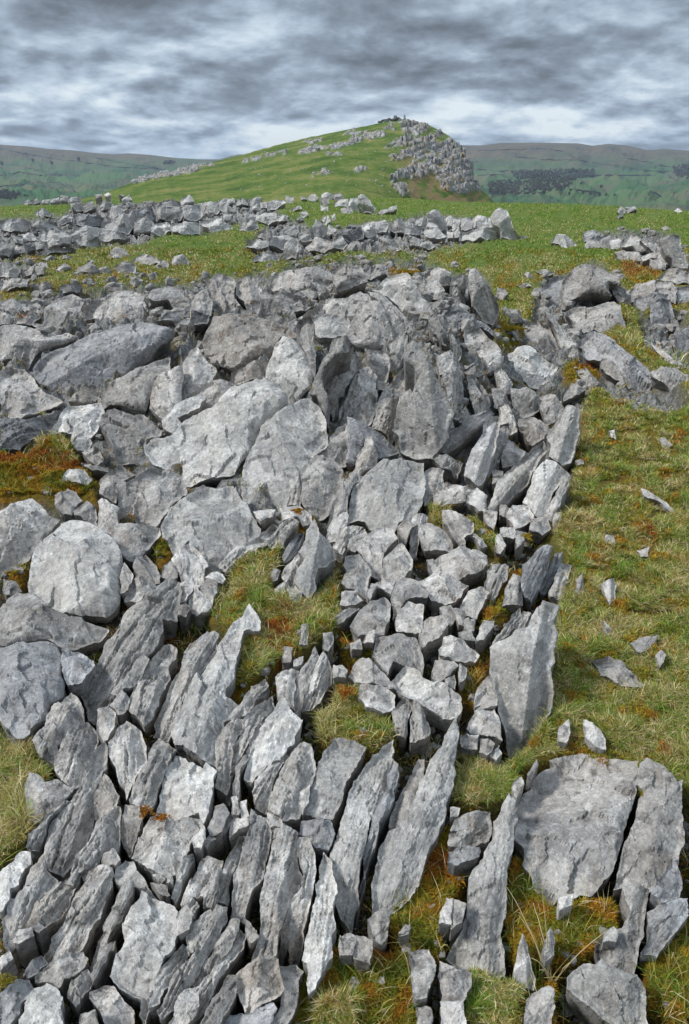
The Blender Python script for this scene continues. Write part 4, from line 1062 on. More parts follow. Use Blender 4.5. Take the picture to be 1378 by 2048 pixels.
# ------------------------------------------------------------------ drystone walls, woods and trees in the valley
def landpt(px, py):
    """point of the far land seen at a pixel"""
    r = ray(np.array([px]), np.array([py]))[0]; Ds = np.geomspace(600, 7000, 500)
    z = far_land(np.full(500, float(px)), Ds); zr = EYE+r[2]/r[1]*Ds
    i = np.argmax(z >= zr) if (z >= zr).any() else 499
    return np.array([r[0]/r[1]*Ds[i], Ds[i], z[i]])
wm, b = newmat('far_wall'); finish(b, (0.055, 0.06, 0.06, 1))
WALLS = [("0,353 40,345 80,352 130,350 160,352", 'dark field wall low on the left valley side nearest the picture edge'),
("0,298 60,310 130,322 250,336 330,340", 'long field wall crossing the left valley slope to the hill'),
("20,330 60,338 120,352", 'short field wall in the middle of the left valley'),
("0,374 60,368 120,366 150,384", 'lowest field wall in the left valley above the rocks'),
("190,316 230,324 290,334 330,340", 'field wall slanting down under the dark clump of trees at left'),
("955,302 1030,300 1080,298 1120,302 1150,316", 'uppermost field wall curving below the right fell crest'),
("1030,314 1080,320 1160,322 1240,334 1290,342 1378,347", 'long field wall slanting across the right valley side'),
("1255,318 1300,326 1340,336 1378,338", 'field wall left of the dark wood at the right edge'),
("955,352 1000,350 1040,364 1050,371", 'field wall left of the dark wood on the right'),
("1190,352 1250,351 1310,352", 'level field wall right of the dark wood'),
("1290,352 1291,378", 'upright field wall crossing the level wall at right'),
("1300,382 1325,396", 'short slanting field wall near the lower right of the valley'),
("1335,350 1352,362 1378,375", 'field wall running below the dark wood at the right edge'),
("950,340 1000,343 1040,343", 'field wall just right of the crag'),
("1120,378 1160,382 1200,386", 'lowest field wall above the near turf on the right')]
for s, lb in WALLS:
    pts = pl(s); den = []
    for (x1, y1), (x2, y2) in zip(pts, pts[1:]):
        n = max(2, int(math.hypot(x2-x1, y2-y1)/6))
        den += [(x1+(x2-x1)*i/n, y1+(y2-y1)*i/n+random.uniform(-.4, .4)) for i in range(n)]
    den.append(pts[-1]); L = np.array([landpt(*p) for p in den])
    L = L[np.concatenate([[True], np.linalg.norm(np.diff(L, axis=0), axis=1) < 900])]
    if len(L) < 2: continue
    V = []; 
    wd_ = 2.2*L[:, 1]/2500+0.6
    for p, w_ in zip(L, wd_): V += [p+(0, -w_, -2), p+(0, -w_*.6, 1.6+w_*.5), p+(0, w_*.6, 1.6+w_*.5), p+(0, w_, -2)]
    n = len(L); fc = [(4*i+j, 4*i+(j+1) % 4, 4*i+4+(j+1) % 4, 4*i+4+j) for i in range(n-1) for j in range(4)]
    fc += [(0, 3, 2, 1), (4*n-4, 4*n-3, 4*n-2, 4*n-1)]
    tag(mesh_obj('field_wall', np.array(V), [np.array(fc)], wm), lb, 'stone wall', 'drystone walls across the far valley')
tm, b = newmat('bare_woodland')
geo = b.n('ShaderNodeNewGeometry').outputs['Position']
finish(b, b.mix(b.mapr(b.noise(geo, 0.05, 5, 0.7), 0.35, 0.65), (0.030, 0.032, 0.030, 1), (0.075, 0.07, 0.06, 1)))
def crowns(pts, hgt):
    """leafless far crowns: clusters of small twiggy clumps"""
    pos = []; sz = []
    for p, h in zip(pts, hgt):
        for _ in range(9):
            a = random.uniform(0, 6.28); rr_ = h*0.33*math.sqrt(random.random()); pos.append(p+(rr_*math.cos(a), rr_*math.sin(a), h*random.uniform(.3, .95))); sz.append(h*random.uniform(.12, .22))
    return stones(np.array(pos), np.array(sz), 1.0, 0.1)
WOODS = [("1022,346 1060,345 1110,342 1120,352 1080,360 1030,360", 'dark wood on the left of the right valley side', 70),
("1120,342 1150,342 1153,360 1130,384 1100,388 1085,380 1060,374 1058,362 1090,358", 'dark wood spreading down the middle of the right valley', 110),
("1150,342 1188,344 1188,356 1155,358", 'small dark wood at the right end of the valley woods', 40),
("1345,335 1390,332 1390,362 1352,354", 'dark wood cut by the right picture edge', 50),
("975,366 1040,364 1090,372 1092,392 980,392", 'grey leafless wood just right of the crag foot', 120),
("326,328 346,324 350,328 328,331", 'dark clump of trees alone on the left far slope', 16),
("0,385 30,386 60,396 20,402 0,398", 'dim wood at the lower left corner of the valley', 30)]
for s, lb, n in WOODS:
    pg = pl(s); a = np.array(pg); pts = []
    while len(pts) < n*3:
        x, y = random.uniform(a[:, 0].min(), a[:, 0].max()), random.uniform(a[:, 1].min(), a[:, 1].max())
        if inpoly(np.array([x]), np.array([y]), pg)[0]: pts.append(landpt(x, y))
    pts = np.array(pts); V, Fc = crowns(pts, pts[:, 1]*0.0030*rng.uniform(.6, 1.1, len(pts))+3)
    tag(mesh_obj('wood', V, [Fc], tm), lb, 'wood', kind='stuff')
TREES = [(66, 330, 'lone dark tree in the middle of the left valley'), (104, 335, 'small dark tree right of the lone dark tree in the left valley'), (158, 328, 'roundish dark tree below the moor on the left'),
(5, 336, 'dark tree touching the left picture edge in the valley'), (1138, 395, 'leftmost dim tree behind the turf edge on the right'), (1166, 394, 'dim tree second from left behind the turf edge'), (1180, 395, 'broad dim tree in the row behind the turf edge'),
(1198, 397, 'dim tree in the row behind the turf edge right of the broad one'), (1212, 398, 'small dim tree near the right end of the row behind the turf'), (1228, 400, 'rightmost dim tree of the row behind the turf edge'), (1162, 374, 'lone tree below the small dark wood'), (1202, 382, 'lone bush right of the valley woods')]
for x, y, lb in TREES:
    p = landpt(x, y-4); h = p[1]*0.0048
    V, Fc = crowns([p]*3, [h, h*.9, h*.8])
    root = bpy.data.objects.new('tree', None); C.objects.link(root); root.location = p; tag(root, lb, 'tree', 'single trees in the far valley')
    o = mesh_obj('crown', V-p, [Fc], tm, parent=root)
    mesh_obj('trunk', np.array([(x_*h*.05, y_*h*.05, z_) for z_ in (-2, h*.5) for x_, y_ in ((-1, -1), (1, -1), (1, 1), (-1, 1))]), [np.array([(0, 1, 5, 4), (1, 2, 6, 5), (2, 3, 7, 6), (3, 0, 4, 7), (4, 5, 6, 7)])], tm, parent=root)

# ------------------------------------------------------------------ the limestone pavement: every rock its own mesh
def fractal_loop(poly, s, rounded):
    a = np.array(poly, float)
    if rounded: c = np.roll(a, -1, 0); a = np.stack([a*.88+c*.12, a*.12+c*.88], 1).reshape(-1, 2)
    rough = 0.062 if not rounded else 0.045
    while True:
        c = np.roll(a, -1, 0); d = c-a; L = np.linalg.norm(d, axis=1)
        if L.max() <= s*1.5: break
        out = []
        for i in range(len(a)):
            out.append(a[i])
            if L[i] > s*1.5:
                nrm = np.array([-d[i][1], d[i][0]])/L[i]
                out.append((a[i]+c[i])/2+nrm*rng.normal(0, rough)*min(L[i], 60)+d[i]*rng.uniform(-.08, .08))
        a = np.array(out)
    return a
def build_rock(r, idx_):
    fl = r.k; kind = fl[0]; tone = fl[1:] if len(fl) > 1 else ''
    # inside the frame only a little beyond the edges is needed
    s = float(np.clip(math.sqrt(r.area)/11, 1.6, 3.4))
    loop = fractal_loop(r.poly, s, kind == 'r')
    x0, y0 = loop.min(0); x1, y1 = loop.max(0)
    gx, gy = np.meshgrid(np.arange(x0, x1, s), np.arange(y0, y1, s*0.87)); gx = gx+(np.arange(gx.shape[0]) % 2)[:, None]*s*.5
    gx = (gx+rng.uniform(-.22, .22, gx.shape)*s).ravel(); gy = (gy+rng.uniform(-.22, .22, gy.shape)*s).ravel()
    ins = inpoly(gx, gy, [tuple(p) for p in loop]); gx, gy = gx[ins], gy[ins]
    if len(gx):
        dd = edist(gx, gy, loop); gx, gy = gx[dd > 0.45*s], gy[dd > 0.45*s]
    pts = np.concatenate([loop, np.stack([gx, gy], -1)]); nb = len(loop)
    res = delaunay_2d_cdt([Vector(p) for p in pts], [(i, (i+1) % nb) for i in range(nb)], [], 1, 1e-4)
    V2 = np.array([(v.x, v.y) for v in res[0]]); T = np.array([f for f in res[2] if len(f) == 3])
    px, py = V2[:, 0], V2[:, 1]
    d = edist(px, py, loop); dm = max(d.max(), 1.0)
    cx_, cy_ = loop.mean(0); LX = math.sqrt(r.area)
    # main axis
    cen = loop-loop.mean(0); w_, v_ = np.linalg.eigh(np.cov(cen.T)); ax = v_[:, 1]; asp = math.sqrt(max(w_[1], 1e-6)/max(w_[0], 1e-6)); mn = np.array([-ax[1], ax[0]])
    if mn[0] < 0: mn = -mn
    wv = {'r': 0.7, 's': 0.24, 't': 0.16, 'k': 0.18, 'm': 0.28}[kind]
    wob = 1+0.7*fbm(c3(px/22, py/22, idx_*3.3), 2)
    bw = np.maximum(dm*wv*wob, 1.6); t = np.clip(d/bw, 0, 1)
    bc_ = dm*wv*0.6; h = bc_*np.sqrt(np.maximum(0, 1-(1-t)**2)) if kind == 'r' else bc_*(1-(1-t)**1.3)
    h = h+(0.12 if kind == 'r' else 0.05)*dm*(1-(1-np.clip(d/dm, 0, 1))**2)
    p2 = np.stack([px-cx_, py-cy_], -1)
    def facet(g, slope, qn):
        pr = p2@g; off = np.quantile(pr, qn); return -slope*np.maximum(0, pr-off)
    nf = {'r': 3, 's': 2, 't': 1, 'k': 4, 'm': 3}[kind]
    for _ in range(nf):
        an = rng.uniform(0, 2*math.pi); g = np.array([math.cos(an), math.sin(an)])
        h = np.minimum(h, bc_+0.06*dm+facet(g, rng.uniform(.25, .75), rng.uniform(.3, .7)))
    if kind in 'st' and asp > 1.4:
        h = h+facet(mn, rng.uniform(.8, 1.7), rng.uniform(.55, .8))*0.9
        h = h+facet(-mn, rng.uniform(.15, .5), rng.uniform(.65, .85))*0.7
    sd_ = idx_*7.77
    f3 = c3(px/LX*2.2, py/LX*2.2, sd_)
    h = h+fbm(f3, 2)*0.05*min(dm, 60)*(0.6 if kind == 't' else 1)
    # bedding: ragged steps along the long side
    qd = (p2@mn)/max(6.0, dm*0.33)+0.5*fbm(c3(px/40, py/40, sd_+3), 2)+0.15*(p2@ax)/LX
    st_ = np.abs((qd % 1.0)-0.5)*2
    bed = {'s': 0.9, 't': 0.3, 'k': 0.3, 'r': 0.0, 'm': 0.2}[kind]
    h = h-bed*np.maximum(0, st_-0.72)*min(dm, 26)*0.55*sstep(-0.35, 0.25, fbm(c3(px/40, py/40, sd_+9), 2))
    lam = fbm(c3((p2@mn)/3.2, (p2@ax)/46, sd_+21), 3); h = h+lam*{'s': 1.25, 't': 0.5, 'k': 0.35, 'r': 0.12, 'm': 0.3}[kind]*min(1, dm/12)
    # cracks and pits
    rg = np.abs(fbm(c3(px/34, py/34, sd_+5), 3)); h = h-np.maximum(0, 0.04-rg)/0.04*min(2.2, dm*.10)*(0.8 if kind == 'r' else 1)*(0.4 if kind == 't' else 1)
    # fracture facets: flat pieces with their own tilt and small steps between them
    K = int(np.clip(r.area/520, 4, 26)); si = rng.integers(0, len(px), K); st = 1.9 if (asp > 1.4 and kind in 'st') else 1.15
    wp = p2+np.stack([fbm(c3(px/18, py/18, sd_+31), 2), fbm(c3(px/18, py/18, sd_+32), 2)], -1)*min(4.5, dm*0.2)
    A_ = np.stack([wp@ax/st, wp@mn], -1); cell = ((A_[:, None]-A_[si][None])**2).sum(-1).argmin(1)
    tl = rng.normal(0, {'r': 0.12, 's': 0.13, 'k': 0.13, 't': 0.05, 'm': 0.16}[kind], (K, 2)); of = rng.normal(0, 1, K)*min(dm, 45)*{'r': 0.035, 's': 0.05, 'k': 0.05, 't': 0.012, 'm': 0.03}[kind]
    h = h+of[cell]+((p2-p2[si][cell])*tl[cell]).sum(1)
    if kind == 's' and tone != 'p' and asp > 1.7 and dm > 8 and r.c[1] > 900:
        for gi in range(1 if dm < 15 else 2):
            off = rng.uniform(-0.5, 0.5)*dm+(p2@ax)*rng.normal(0, .05)+3.5*fbm(c3(px/38, py/38, sd_+40+gi), 2); e0, e1 = np.sort(rng.uniform(-1.1, 1.1, 2))*np.abs(p2@ax).max()
            on = (p2@ax > e0) & (p2@ax < e1+0.35*np.abs(p2@ax).max()); h = h-on*np.maximum(0, 1-np.abs(p2@mn-off)/2.8)*min(9.0, dm*0.6)
    tk_ = 0.3 if kind == 't' else 0.6
    h = h+tk_*fbm(c3(px/16, py/16, sd_), 2)*min(1.1, dm*0.06)+tk_*fbm(c3(px/6, py/6, sd_+1), 1)*min(0.5, dm*0.04)
    h = np.where(h < 0, h*(0.62+0.38*sstep(0.0, 0.22, d/dm)), h)
    # plane of the visible face
    low = loop[np.argmax(loop[:, 1])]; B0 = hit(np.array([min(max(low[0], -200), 1600)]), np.array([low[1]]))[0]
    rc = ray(cx_, cy_); rc = rc/np.linalg.norm(rc); phi = math.asin(max(0.02, -rc[2]))
    bb = {'s': 0.30, 'r': 0.34, 'k': 0.30, 't': 0.62, 'm': 0.38}[kind]+0.45*max(0, 1-phi/math.radians(26))
    bb = min(bb, 0.88)
    if r.c[1] < 545 and kind != 't': bb = min(bb, 0.60)
    side = {'d': 0.28, 'p': -0.12, 'b': 0.05, '': 0.0}[tone]+rng.normal(0, 0.13)
    nrm = np.array([side, 0, 1-bb])-rc*bb; nrm[2] += rng.normal(0, 0.04); nrm /= np.linalg.norm(nrm)
    C0 = hit(np.array([min(max(cx_, -200), 1600)]), np.array([cy_]))[0]; anchor = B0+np.array([0, 0, 0.02])
    if C0[1] < 9.5 and kind != 't':
        # bedded in the pavement: the face follows the lie of the land, tipped mostly across its long side
        ex = 0.06; gx_ = (T0(C0[0]+ex, C0[1])-T0(C0[0]-ex, C0[1]))/(2*ex); gy_ = (T0(C0[0], C0[1]+ex)-T0(C0[0], C0[1]-ex))/(2*ex)
        gn = np.array([-gx_, -gy_, 1.0]); gn /= np.linalg.norm(gn)
        lowv = max(0.0, 1-phi/math.radians(34)); gn = gn*(1-0.62*lowv-0.10)-rc*(0.10+0.62*lowv)
        acr = np.array([mn[0], -mn[1], 0]); tip = {'d': 0.34, 'p': -0.22, 'b': 0.1, '': 0.0}[tone]+rng.normal(0.0, 0.17)
        gn = gn/np.linalg.norm(gn)+acr*tip*(1.0 if asp > 1.4 else 0.6)*min(1.0, 75/LX)+np.array([0, -1, 0])*abs(rng.normal(0.0, 0.10))*min(1.0, 90/LX); nrm = gn/np.linalg.norm(gn)
        anchor = C0+np.array([0, 0, 0.035+0.03*rng.random()])
    rays = ray(px, py); dn = rays@nrm
    tk = ((anchor-np.array([0, 0, EYE]))@nrm)/np.minimum(dn, -0.05)
    P3 = np.array([0, 0, EYE])+rays*tk[:, None]
    mpp = (B0[1]*cp+EYE*sp)/F
    P3 = P3+nrm*(h*mpp)[:, None]
    # sides: dropped down and a little away from the viewer, into the ground
    ee = np.concatenate([T[:, [0, 1]], T[:, [1, 2]], T[:, [2, 0]]]); key = ee.min(1).astype(np.int64)*len(V2)+ee.max(1)
    u, cnt = np.unique(key, return_counts=True); be = ee[np.isin(key, u[cnt == 1])]
    bv = np.unique(be); mp = -np.ones(len(V2), int); mp[bv] = np.arange(len(bv))
    PB = P3[bv]; hz_ = np.array([rc[0], rc[1], 0])/max(1e-6, math.hypot(rc[0], rc[1]))
    dr = np.array([0, 0, -1.0])+hz_*float(np.interp(math.degrees(phi), [8, 20, 35, 50], [1.8, 1.2, 0.55, 0.3]))
    floor_ = np.maximum(T0(PB[:, 0], PB[:, 1])-0.19, PB[:, 2].min()-0.3)
    ln_ = np.maximum(PB[:, 2]-floor_, 0.04); nk = 5
    nx_ = np.arange(len(bv)); pv_ = nx_.copy(); nx_[mp[be[:, 0]]] = mp[be[:, 1]]; pv_[mp[be[:, 1]]] = mp[be[:, 0]]
    cxy = PB.mean(0); rings = [P3]
    for k in range(1, nk+1):
        f_ = (k/nk)**1.3; Q = PB+dr*(ln_*f_)[:, None]
        Q[:, :2] += (cxy[:2]-Q[:, :2])*0.05*f_
        for _s in range(k*2): Q = 0.5*Q+0.25*(Q[nx_]+Q[pv_])
        no = fbm(Q/(mpp*26)+sd_, 3); outw = Q-cxy; outw[:, 2] = 0; outw /= (np.linalg.norm(outw, axis=1)[:, None]+1e-6)
        Q = Q+outw*(no*min(dm, 26)*0.16*mpp)[:, None]+np.array([0, 0, 1])*(fbm(Q/(mpp*20)+sd_+5, 2)*1.5*mpp)[:, None]
        rings.append(Q)
    lm_ = np.stack([(p2@mn)*mpp, (p2@ax)*mpp, np.full(len(p2), 0.5)], -1)
    lam_at = np.concatenate([lm_]+[lm_[bv]+np.array([0, 0, 0.02])*k+np.array([ (k/nk)*0.15, 0, 0]) for k in range(1, nk+1)]+[lm_[:1]])
    V = np.concatenate(rings); nv = len(V2); nbv = len(bv); quads = []
    for k in range(nk):
        a_ = be[:, 0] if k == 0 else nv+(k-1)*nbv+mp[be[:, 0]]; b_ = be[:, 1] if k == 0 else nv+(k-1)*nbv+mp[be[:, 1]]
        c_ = nv+k*nbv+mp[be[:, 1]]; d_ = nv+k*nbv+mp[be[:, 0]]
        quads.append(np.stack([b_, a_, d_, c_], -1))
    nm = {'r': 'boulder', 's': 'rock_slab', 't': 'rock_slab', 'k': 'rock_block', 'm': 'small_rock'}[kind]
    # cap under the rock so the body is closed
    cb = V[nv+(nk-1)*nbv:].mean(0); V = np.concatenate([V, cb[None]]); ci = len(V)-1
    cap = np.stack([nv+(nk-1)*nbv+mp[be[:, 1]], nv+(nk-1)*nbv+mp[be[:, 0]], np.full(len(be), ci)], -1)
    # orientation: front must face the viewer
    tri = T.copy(); nn = np.cross(P3[tri[:, 1]]-P3[tri[:, 0]], P3[tri[:, 2]]-P3[tri[:, 0]]).sum(0)
    if nn@nrm < 0: tri = tri[:, ::-1]; quads = [q_[:, ::-1] for q_ in quads]; cap = cap[:, ::-1]
    org = np.array([cxy[0], cxy[1], float(T0(cxy[0], cxy[1]))])
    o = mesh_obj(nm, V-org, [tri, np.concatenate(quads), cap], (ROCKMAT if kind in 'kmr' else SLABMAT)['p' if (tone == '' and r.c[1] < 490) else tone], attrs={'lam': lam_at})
    o['kind'] = 'thing'; o.location = org; o['category'] = {'r': 'boulder', 's': 'rock slab', 't': 'rock slab', 'k': 'rock', 'm': 'stone'}[kind]
    o['group'] = {'boulder': 'boulders of the limestone outcrop', 'rock_slab': 'slabs of the limestone pavement', 'rock_block': 'blocks of the limestone outcrop', 'small_rock': 'small rocks between the slabs'}[nm]
    r.asp = asp; r.kind = kind; r.tone = tone
    return o
# labels: hand written where a rock stands out, else told by size, shape and what it lies beside
LM = [r for r in ROCK if r.short]
def direction(dx, dy):
    a = math.degrees(math.atan2(-dy, dx)) % 360
    return ['right of', 'above and right of', 'above', 'above and left of', 'left of', 'below and left of', 'below', 'below and right of'][int((a+22.5)//45) % 8]
ORD = ['', 'second ', 'third ', 'fourth ', 'fifth ', 'sixth ', 'seventh ', 'eighth ', 'ninth ', 'tenth ', 'eleventh ', 'twelfth ']
def label_rocks():
    todo = {}
    for r in ROCK:
        if r.label: r.obj['label'] = r.label; continue
        best = min(LM, key=lambda q: np.linalg.norm(q.c-r.c)-0.35*math.sqrt(q.area))
        d = r.c-best.c; dr_ = direction(d[0], d[1])
        size = 'tiny' if r.area < 260 else 'small' if r.area < 1500 else 'medium-sized' if r.area < 6000 else 'large'
        tone = {'d': 'dark ', 'p': 'pale ', 'b': 'brownish '}.get(r.tone, 'grey ')
        shape = 'sliver' if r.asp > 3.4 else 'slab' if r.kind in 'st' else 'boulder' if r.kind == 'r' else 'stone' if r.kind == 'm' else 'block'
        r.key = (size, tone, shape, dr_, best.short); todo.setdefault(r.key, []).append((np.linalg.norm(d), r))
    for (size, tone, shape, dr_, sh), lst in todo.items():
        lst.sort(key=lambda t: t[0])
        for i, (_, r) in enumerate(lst):
            near = 'nearest ' if len(lst) > 1 else ''
            o_ = (ORD[i]+near) if i < len(ORD) else 'farthest '
            r.obj['label'] = f'{o_}{size} {tone}{shape} {dr_} the {sh}'
for i, r in enumerate(ROCK): r.obj = build_rock(r, i)
label_rocks()

# ------------------------------------------------------------------ rubble between the slabs
def sample_px(n, cond, y0=380, y1=2100, pw=1.0):
    out = []; tot = 0
    while tot < n:
        x = rng.uniform(-60, 1440, n*3); y = rng.uniform(y0, y1, n*3)
        ok = cond(x, y); out.append(np.stack([x[ok], y[ok]], -1)); tot += ok.sum()
        if len(out) > 60: break
    return np.concatenate(out)[:n]
def c_rub(x, y):
    return (samp(grassm, x, y) < 0.3) & (samp(mossm, x, y) < rng.uniform(0, 1.2, len(x))) & (samp(rockm, x, y) < 0.9) & (rng.uniform(0, 1, len(x)) < 0.14+0.86*(y < 700))
pp = sample_px(4600, c_rub)
Pq = hit(pp[:, 0], pp[:, 1], GZ); mpp = (Pq[:, 1]*cp+EYE*sp)/F
szr = np.clip(rng.gamma(2.4, 2.1, len(pp)), 1.6, 11)*mpp*np.interp(pp[:, 1], [390, 520, 600, 760, 900, 2048], [0.6, 0.6, 1.4, 1.3, 0.9, 0.9])
Pq[:, 2] += szr*0.25
V, Fc = stones(Pq, szr, 0.75, 0.8)
tag(mesh_obj('rubble', V, [Fc], ROCKMAT['']), 'loose grey rubble and stone chips between the slabs', 'rubble', kind='stuff')

# ------------------------------------------------------------------ grass blades
def blades(base, L, Wd, col, lean=0.55, seg=3, windx=0.0):
    n = len(base); a = rng.uniform(0, 2*np.pi, n); dirv = np.stack([np.cos(a)+windx, np.sin(a), 0*a], -1)
    le = np.abs(rng.normal(lean, 0.3, n))+0.05; wa = rng.uniform(0, np.pi, n); wv = np.stack([np.cos(wa), np.sin(wa), 0*a], -1)
    V = []; 
    for k in range(seg+1):
        t = k/seg
        off = dirv*(le*t**1.7*L)[:, None]+np.array([0, 0, 1])*(L*(t-0.42*np.clip(le, 0, 1.2)*t*t))[:, None]
        w = Wd*(1-t)**0.7*0.5+1e-5
        if k < seg: V += [base+off-wv*w[:, None], base+off+wv*w[:, None]]
        else: V += [base+off]
    V = np.stack(V, 1); m_ = V.shape[1]; o = (np.arange(n)*m_)[:, None]
    qs = [np.concatenate([o+2*k, o+2*k+1, o+2*k+3, o+2*k+2], 1) for k in range(seg-1)]
    tr = np.concatenate([o+2*seg-2, o+2*seg-1, o+2*seg], 1)
    # tips dry out: root to tip tone belongs to the leaf itself
    ct = np.repeat(col[:, None, :], m_, 1)
    return V.reshape(-1, 3), [np.concatenate(qs), tr], ct.reshape(-1, 3)
PAL = np.array([(0.08, 0.18, 0.016), (0.17, 0.285, 0.030), (0.30, 0.36, 0.06), (0.48, 0.39, 0.14), (0.68, 0.58, 0.34), (0.34, 0.23, 0.06)])
def grass_colors(px, py, dry):
    n = len(px); dryv = np.clip(dry+0.55*fbm(c3(px/70, py/40, 3), 3)+rng.normal(0, 0.22, n), 0, 1)
    u = rng.uniform(0, 1, n); k = np.where(u < dryv, 3+rng.integers(0, 3, n), rng.integers(0, 3, n))
    return PAL[k]*rng.uniform(0.6, 1.25, n)[:, None]
GM = attr_mat('grass_blades', 'col', 0.3, 0.7)
def c_gr(x, y):
    g = samp(grassB, x, y); return (rng.uniform(0, 1, len(x)) < g*1.15-0.12) & (fbm(c3(x/28, y/20, 8), 3) > -0.45+0.25*(y > 800))
NG = 300000
pp = sample_px(NG, c_gr, 396)
Pq = hit(pp[:, 0], pp[:, 1], GZ, 5); keep = Pq[:, 1] < 42.5
pp, Pq = pp[keep], Pq[keep]; mpp = (Pq[:, 1]*cp+EYE*sp)/F
clump = np.clip(0.75+0.6*fbm(c3(Pq[:, 0]*7, Pq[:, 1]*7, 4), 2), 0.3, 1.6)
Lb = rng.uniform(0.025, 0.07, len(pp))*clump*np.interp(Pq[:, 1], [0.8, 1.2, 3, 8, 35], [0.6, 0.85, 0.85, 0.95, 1.3])
Lb = Lb*np.where(samp(rockm, pp[:, 0], pp[:, 1]) < 0.6, 1, 0.42)
Wb = np.maximum(0.0021, mpp*1.5)*rng.uniform(.7, 1.3, len(pp))
dry = np.interp(pp[:, 1], [400, 470, 520, 560, 800, 1000, 2048], [0.06, 0.2, 0.48, 0.56, 0.52, 0.56, 0.56])+0.25*(pp[:, 0] < 420)*(pp[:, 1] > 500)
V, Fc, cc = blades(Pq, Lb, Wb, grass_colors(pp[:, 0], pp[:, 1], dry), 0.75)
tag(mesh_obj('grass', V, Fc, GM, attrs={'col': cc}), 'short green and straw coloured turf around and between the rocks', 'grass', kind='stuff')

# turf going on beyond the right of the frame
ne = 60000; ye = 0.35+9.5*rng.random(ne)**1.3; xe = ye*0.46+0.22+rng.uniform(0, 3.2, ne)**1.0; Pe = np.stack([xe, ye, GZ(xe, ye)], -1)
V, Fc, cc = blades(Pe, rng.uniform(.025, .06, ne), 0.0024+0.0006*ye, grass_colors(xe*300, ye*300, np.full(ne, .42)), 0.75)
tag(mesh_obj('turf', V, Fc, GM, attrs={'col': cc}), 'short turf continuing to the right of the rocks', 'grass', kind='stuff')
# thin grass rooted in the cracks of the pavement
def c_cr(x, y):
    return (samp(grassm, x, y) < 0.3) & (samp(rockm, x, y) < 0.75) & (fbm(c3(x/26, y/26, 55), 2) > 0.22) & (y > 560)
p2_ = sample_px(5200, c_cr, 560); Q_ = hit(p2_[:, 0], p2_[:, 1], GZ, 5); mq = (Q_[:, 1]*cp+EYE*sp)/F
V, Fc, cc = blades(Q_, rng.uniform(.03, .085, len(p2_)), np.maximum(.0018, mq*1.4), grass_colors(p2_[:, 0], p2_[:, 1], np.full(len(p2_), .5)), 0.6)
tag(mesh_obj('crack_grass', V, Fc, GM, attrs={'col': cc}), 'thin grass blades rooted in the cracks between the slabs', 'grass', kind='stuff')

# moss: thousands of small upright shoots
def c_ms(x, y):
    g = np.maximum(samp(mossB, x, y), 0.9*samp(rustB, x, y)); g = np.maximum(g, 0.10*(1-samp(grassm, x, y))*(fbm(c3(x/30, y/30, 2), 2) > 0.05))
    g = np.maximum(g, 0.55*samp(grassB, x, y)*(fbm(c3(x/45, y/30, 12), 3) > 0.08)*(y > 500))
    return rng.uniform(0, 1, len(x)) < g
pp = sample_px(165000, c_ms, 500)
Pq = hit(pp[:, 0], pp[:, 1], GZ, 5); mpp = (Pq[:, 1]*cp+EYE*sp)/F
n = len(pp); tn = fbm(c3(pp[:, 0]/55, pp[:, 1]/45, 5), 3)+rng.normal(0, .12, n)+0.9*samp(rustB, pp[:, 0], pp[:, 1])
MP = np.array([(0.11, 0.13, 0.012), (0.21, 0.18, 0.016), (0.30, 0.19, 0.016), (0.33, 0.13, 0.013), (0.24, 0.075, 0.012)])
ti = np.clip((tn+0.55)*2.6, 0, 3.999); i0 = ti.astype(int); fr = (ti-i0)[:, None]
mc = (MP[i0]*(1-fr)+MP[np.minimum(i0+1, 4)]*fr)*rng.uniform(.6, 1.45, n)[:, None]
cush = np.clip(0.5+0.9*fbm(c3(Pq[:, 0]*14, Pq[:, 1]*14, 6), 2), 0.0, 1.5)
Pq[:, 2] += 0.012*cush*np.clip(Pq[:, 1], 0, 2)
V, Fc, cc = blades(Pq-np.array([0, 0, .004]), rng.uniform(.007, .015, n)*(1+Pq[:, 1]*.2), np.maximum(.0035, mpp*2.2)*rng.uniform(.8, 1.3, n), mc, 0.6, 2)
tag(mesh_obj('moss', V, Fc, attr_mat('moss_shoots', 'col', 0.15, 0.9), attrs={'col': cc}), 'orange and olive moss cushions in the hollows between the rocks', 'moss', kind='stuff')

